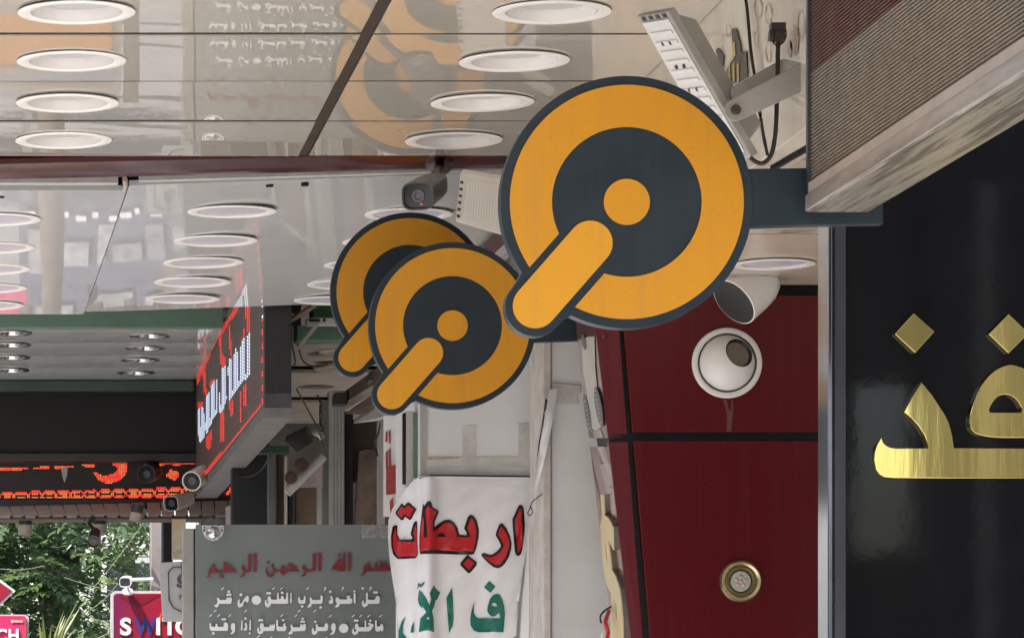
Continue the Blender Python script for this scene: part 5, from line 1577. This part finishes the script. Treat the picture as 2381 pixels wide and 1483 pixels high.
def grad_mat(name, c1, c2, axis='x', span=(0, 1)):
    m = mat(name, c1, .3, var=.02)
    n, l = m.node_tree.nodes, m.node_tree.links
    tc = n.new('ShaderNodeTexCoord')
    sp = n.new('ShaderNodeSeparateXYZ')
    mr_ = n.new('ShaderNodeMapRange')
    mr_.inputs['From Min'].default_value, mr_.inputs['From Max'].default_value = span
    mx = n.new('ShaderNodeMix')
    mx.data_type = 'RGBA'
    mx.inputs['A'].default_value = c1 + (1,)
    mx.inputs['B'].default_value = c2 + (1,)
    l.new(tc.outputs['Object'], sp.inputs[0])
    l.new(sp.outputs['X' if axis == 'x' else 'Z'], mr_.inputs['Value'])
    l.new(mr_.outputs[0], mx.inputs['Factor'])
    l.new(mx.outputs['Result'], n['Principled BSDF'].inputs['Base Color'])
    return m


YZ = 22.
rr_ = lambda x0, y0, x1, y1, r: [(x0 + r - r * math.cos(a), y0 + r - r * math.sin(a)) for a in (0, .52, 1.05, 1.57)] + [(x1 - r + r * math.sin(a), y0 + r - r * math.cos(a)) for a in (0, .52, 1.05, 1.57)] + [(x1, y1), (x0, y1)]
t = thing('purple_sign', 'purple and red shop sign reading SWITCH below the white camera', 'sign', P(350, 1560, YZ))
part('frame', MB().poly(rr_(258, 1373, 520, 1560, 10), YZ + .01, .12), M['greywhite'], t)
part('face', MB().poly(rr_(264, 1379, 515, 1556, 8), YZ, .01), grad_mat('purple_red_print', (.10, .011, .06), (.25, .009, .028), 'x', (-.28, -.05)), t)
part('dark_swoosh', MB().poly([(276, 1385), (372, 1382), (340, 1402), (322, 1408), (300, 1400)], YZ - .002, .001), mat('dark_red_print', (.17, .007, .022), .3), t)
part('orange_swoosh', MB().poly([(362, 1470), (366, 1440), (378, 1418), (374, 1440), (370, 1478)], YZ - .002, .001), mat('orange_print', (.6, .10, .02), .3), t)
pink = mat('pink_white_letter', (.78, .60, .56), .4, var=.03)
blue = mat('blue_letter', (.025, .03, .16), .4, var=.03)
xx = 279.
for ch, m_, adv, sx_ in (('S', pink, 36, 1.05), ('W', blue, 46, .85), ('I', pink, 17, 1.0), ('T', pink, 29, 1.0), ('C', pink, 38, 1.05), ('H', pink, 35, 1.0)):
    letter(ch, xx, 1474, 37, YZ - .004, m_, t, .035, sx_)
    xx += adv
t = thing('pink_sign', 'pink and orange lit sign reading TCH at the lower left corner', 'sign', P(0, 1600, 19.))
part('frame', MB().poly(rr_(-160, 1428, 67, 1600, 9), 19.01, .12), M['greywhite'], t)
part('face', MB().poly(rr_(-160, 1431, 61, 1600, 7), 19., .01), grad_mat('pink_orange_print', (.50, .025, .11), (.55, .10, .03), 'x', (.10, .27)), t)
xx = -104.
for ch in 'SWITCH':
    wd = letter(ch, xx, 1489, 27, 18.995, M['white_letter'], t, .03, .92)
    xx += wd + 2.5
part('small_mark', MB().rect(34, 1441, 53, 1446, 18.996, .003).poly(circ(29, 1443.5, 4, 12), 18.996, .003), mat('pale_mark', (.85, .45, .38), .4), t)
t = thing('arrow_sign', 'red pointed sign with white border at the left edge', 'sign', P(-20, 1410, 19.6))
part('border', MB().poly([(-80, 1345), (-2, 1345), (36, 1373), (-2, 1410), (-80, 1410)], 19.6, .02), M['white_letter'], t)
part('face', MB().poly([(-80, 1350), (-4, 1350), (29, 1373), (-4, 1404), (-80, 1404)], 19.596, .003), mat('red_sign_face', (.28, .012, .03), .35, var=.05), t)

# pole and camera arm in the background
t = thing('utility_pole', 'dark rusty utility pole with box and cross arms before the white building', 'pole', P(312, 1690 + EYE * K / 30, 30))
part('shaft', MB().tube([P(303, 1200, 30), P(307, 1290, 30), P(314, 1400, 30), P(320, 1690 + EYE * K / 30, 30)], [.03, .035, .04, .06], 10), M['pole'], t, smooth=50)
part('box', MB().rect(273, 1292, 298, 1332, 29.9, .1), M['cam_black'], t, bev=.004)
part('cross_arm', MB().rect(254, 1274, 354, 1281, 29.95, .05).rect(262, 1284, 300, 1288, 29.9, .05).rect(315, 1295, 356, 1308, 29.9, .06), M['greywhite'], t)
solo('camera_arm', MB().tube([P(308, 1347, 22.0), P(356, 1346, 22.0)], .010, 8), M['white_plastic'], 'white horizontal arm holding the small camera by the pole', 'arm', smooth=50)
wires = [([(205, 1380), (235, 1345), (262, 1312), (300, 1262), (340, 1205)], 'thin pale wire rising right across the light leaves'), ([(190, 1430), (240, 1395), (275, 1355)], 'thin pale wire below the small white camera'), ([(0, 1322), (50, 1324), (104, 1315)], 'sagging pale wire across the dark tree'), ([(150, 1342), (200, 1358), (262, 1374)], 'pale wire slanting down to the purple sign'), ([(190, 1424), (225, 1440), (262, 1452)], 'pale wire running down to the left side of the purple sign')]
for pts, lab in wires:
    solo('wire', MB().tube(spline([P(a, b, 23.) for a, b in pts]), .0019, 5), M['wire'], lab, 'wire', 'thin wires across the trees', smooth=60)


# ------------------------------------------------------------------ trees
def leaflets(mb, base, d, up, L, n, ll, lw, rnd):
    d = d.normalized()
    s_ = d.cross(up)
    if s_.length < .01: s_ = Vector((1, 0, 0))
    s_.normalize()
    nrm_ = s_.cross(d)
    for k in range(n):
        u_ = (k + 1) / n
        p = base + d * (L * u_) - Vector((0, 0, 1)) * (L * .25 * u_ * u_)
        for sg in (-1, 1):
            if k == n - 1 and sg == 1: continue
            ld = (d * .55 + s_ * sg * .9 + nrm_ * rnd.uniform(-.25, .35)).normalized() if k < n - 1 else d
            l_ = ll * (1.05 - .35 * abs(u_ - .45)) * rnd.uniform(.8, 1.15)
            wv = ld.cross(nrm_).normalized() * lw * .5
            tip = p + ld * l_ - Vector((0, 0, l_ * .22))
            m1 = p + ld * l_ * .45
            fold = nrm_ * lw * .18
            m2 = p + ld * l_ * .78 - Vector((0, 0, l_ * .10))
            mb.add([p, m1 + wv + fold, m2 + wv * .72 + fold * .8, tip, m2 - wv * .72 + fold * .8, m1 - wv + fold, m1, m2],
                   [(0, 1, 6), (1, 2, 7, 6), (2, 3, 7), (7, 3, 4), (6, 7, 4, 5), (0, 6, 5)])


def tree(cx, cy, cz, rx, ry, rz, nf, m, label, name='broadleaf_tree', ll=.12, lw=.045, L=.42, nl=7, seed=1, trunk=.12, clumps=16):
    rnd = random.Random(seed)
    t = thing(name, label, 'tree', (cx, cy, 0))
    tk = MB()
    top = Vector((cx, cy, cz - rz * .1))
    tk.tube([(cx + .1, cy, 0), (cx + .02, cy + .05, cz * .35), (cx, cy, cz * .65), top], [trunk, trunk * .8, trunk * .6, trunk * .25], 10)
    cs = []
    for k in range(clumps):
        a, b = rnd.uniform(0, 6.28), rnd.uniform(-.9, 1)
        r_ = rnd.uniform(.45, .9)
        c = Vector((cx + rx * r_ * math.cos(a) * math.sqrt(1 - b * b), cy + ry * r_ * math.sin(a) * math.sqrt(1 - b * b), cz + rz * r_ * b))
        cs.append(c)
        mid = (top + c) / 2 + Vector((rnd.uniform(-.1, .1), rnd.uniform(-.1, .1), .12))
        tk.tube(spline([(cx, cy, cz * rnd.uniform(.5, .75)), mid, c], 3), [trunk * .3] * 4 + [trunk * .18] * 3, 6)
    part('trunk', tk, M['bark'], t, smooth=60)
    cr = MB()
    for k in range(nf):
        c = rnd.choice(cs)
        s_ = .34
        p = c + Vector((rnd.gauss(0, rx * s_ * .75), rnd.gauss(0, ry * s_ * .75), rnd.gauss(0, rz * s_ * .75)))
        d = Vector((rnd.uniform(-1, 1), rnd.uniform(-1, 1), rnd.uniform(-.6, .35)))
        leaflets(cr, p, d, Vector((rnd.uniform(-.3, .3), rnd.uniform(-.3, .3), 1)), L * rnd.uniform(.7, 1.2), nl, ll, lw, rnd)
    part('crown', cr, m, t)
    return t


tree(-.75, 25.0, 2.9, 1.5, 1.4, 1.3, 1150, M['leaf_dark'], 'large dark tree with feathery leaves filling the lower left corner', ll=.085, lw=.042, L=.36, seed=4, clumps=26)
tree(.42, 27.5, 3.5, .9, .9, .62, 420, M['leaf_mid'], 'overhanging leafy branch tree just below the tiled awning', ll=.085, lw=.036, L=.36, seed=8, clumps=14)
tree(.75, 32, 2.0, 1.1, 1.2, 1.0, 800, M['leaf_light'], 'pale green small-leaved tree behind the purple sign', ll=.06, lw=.026, L=.24, seed=6, clumps=20)
tree(-1.6, 36, 3.0, 1.9, 1.6, 1.7, 600, M['leaf_light'], 'lighter tree far behind the dark tree', ll=.10, lw=.045, L=.4, seed=9, clumps=20)
t = thing('palm', 'yellow-green palm fronds fanning up at the bottom left', 'palm', P(150, 1690 + EYE * K / 21, 21))
pf = MB()
rnd = random.Random(2)
o_ = P(120, 1560, 21)
for k in range(20):
    a = math.radians(rnd.uniform(15, 160))
    L_ = rnd.uniform(.28, .48)
    d = Vector((math.cos(a) * (1 if k % 2 else .8), rnd.uniform(-.5, .5), math.sin(a))).normalized()
    tip = o_ + d * L_ + Vector((.03, 0, -.02))
    sidev = d.cross(Vector((0, 1, 0))).normalized() * .011
    m1 = o_ + d * L_ * .55
    pf.add([o_, m1 + sidev, tip, m1 - sidev, m1 + Vector((0, -.006, 0))], [(0, 1, 4), (1, 2, 4), (4, 2, 3), (0, 4, 3)])
part('crown', pf, M['leaf_palm'], t)
part('trunk', MB().tube([P(122, 1690 + EYE * K / 21, 21), o_], [.09, .06], 10), M['bark'], t, smooth=50)
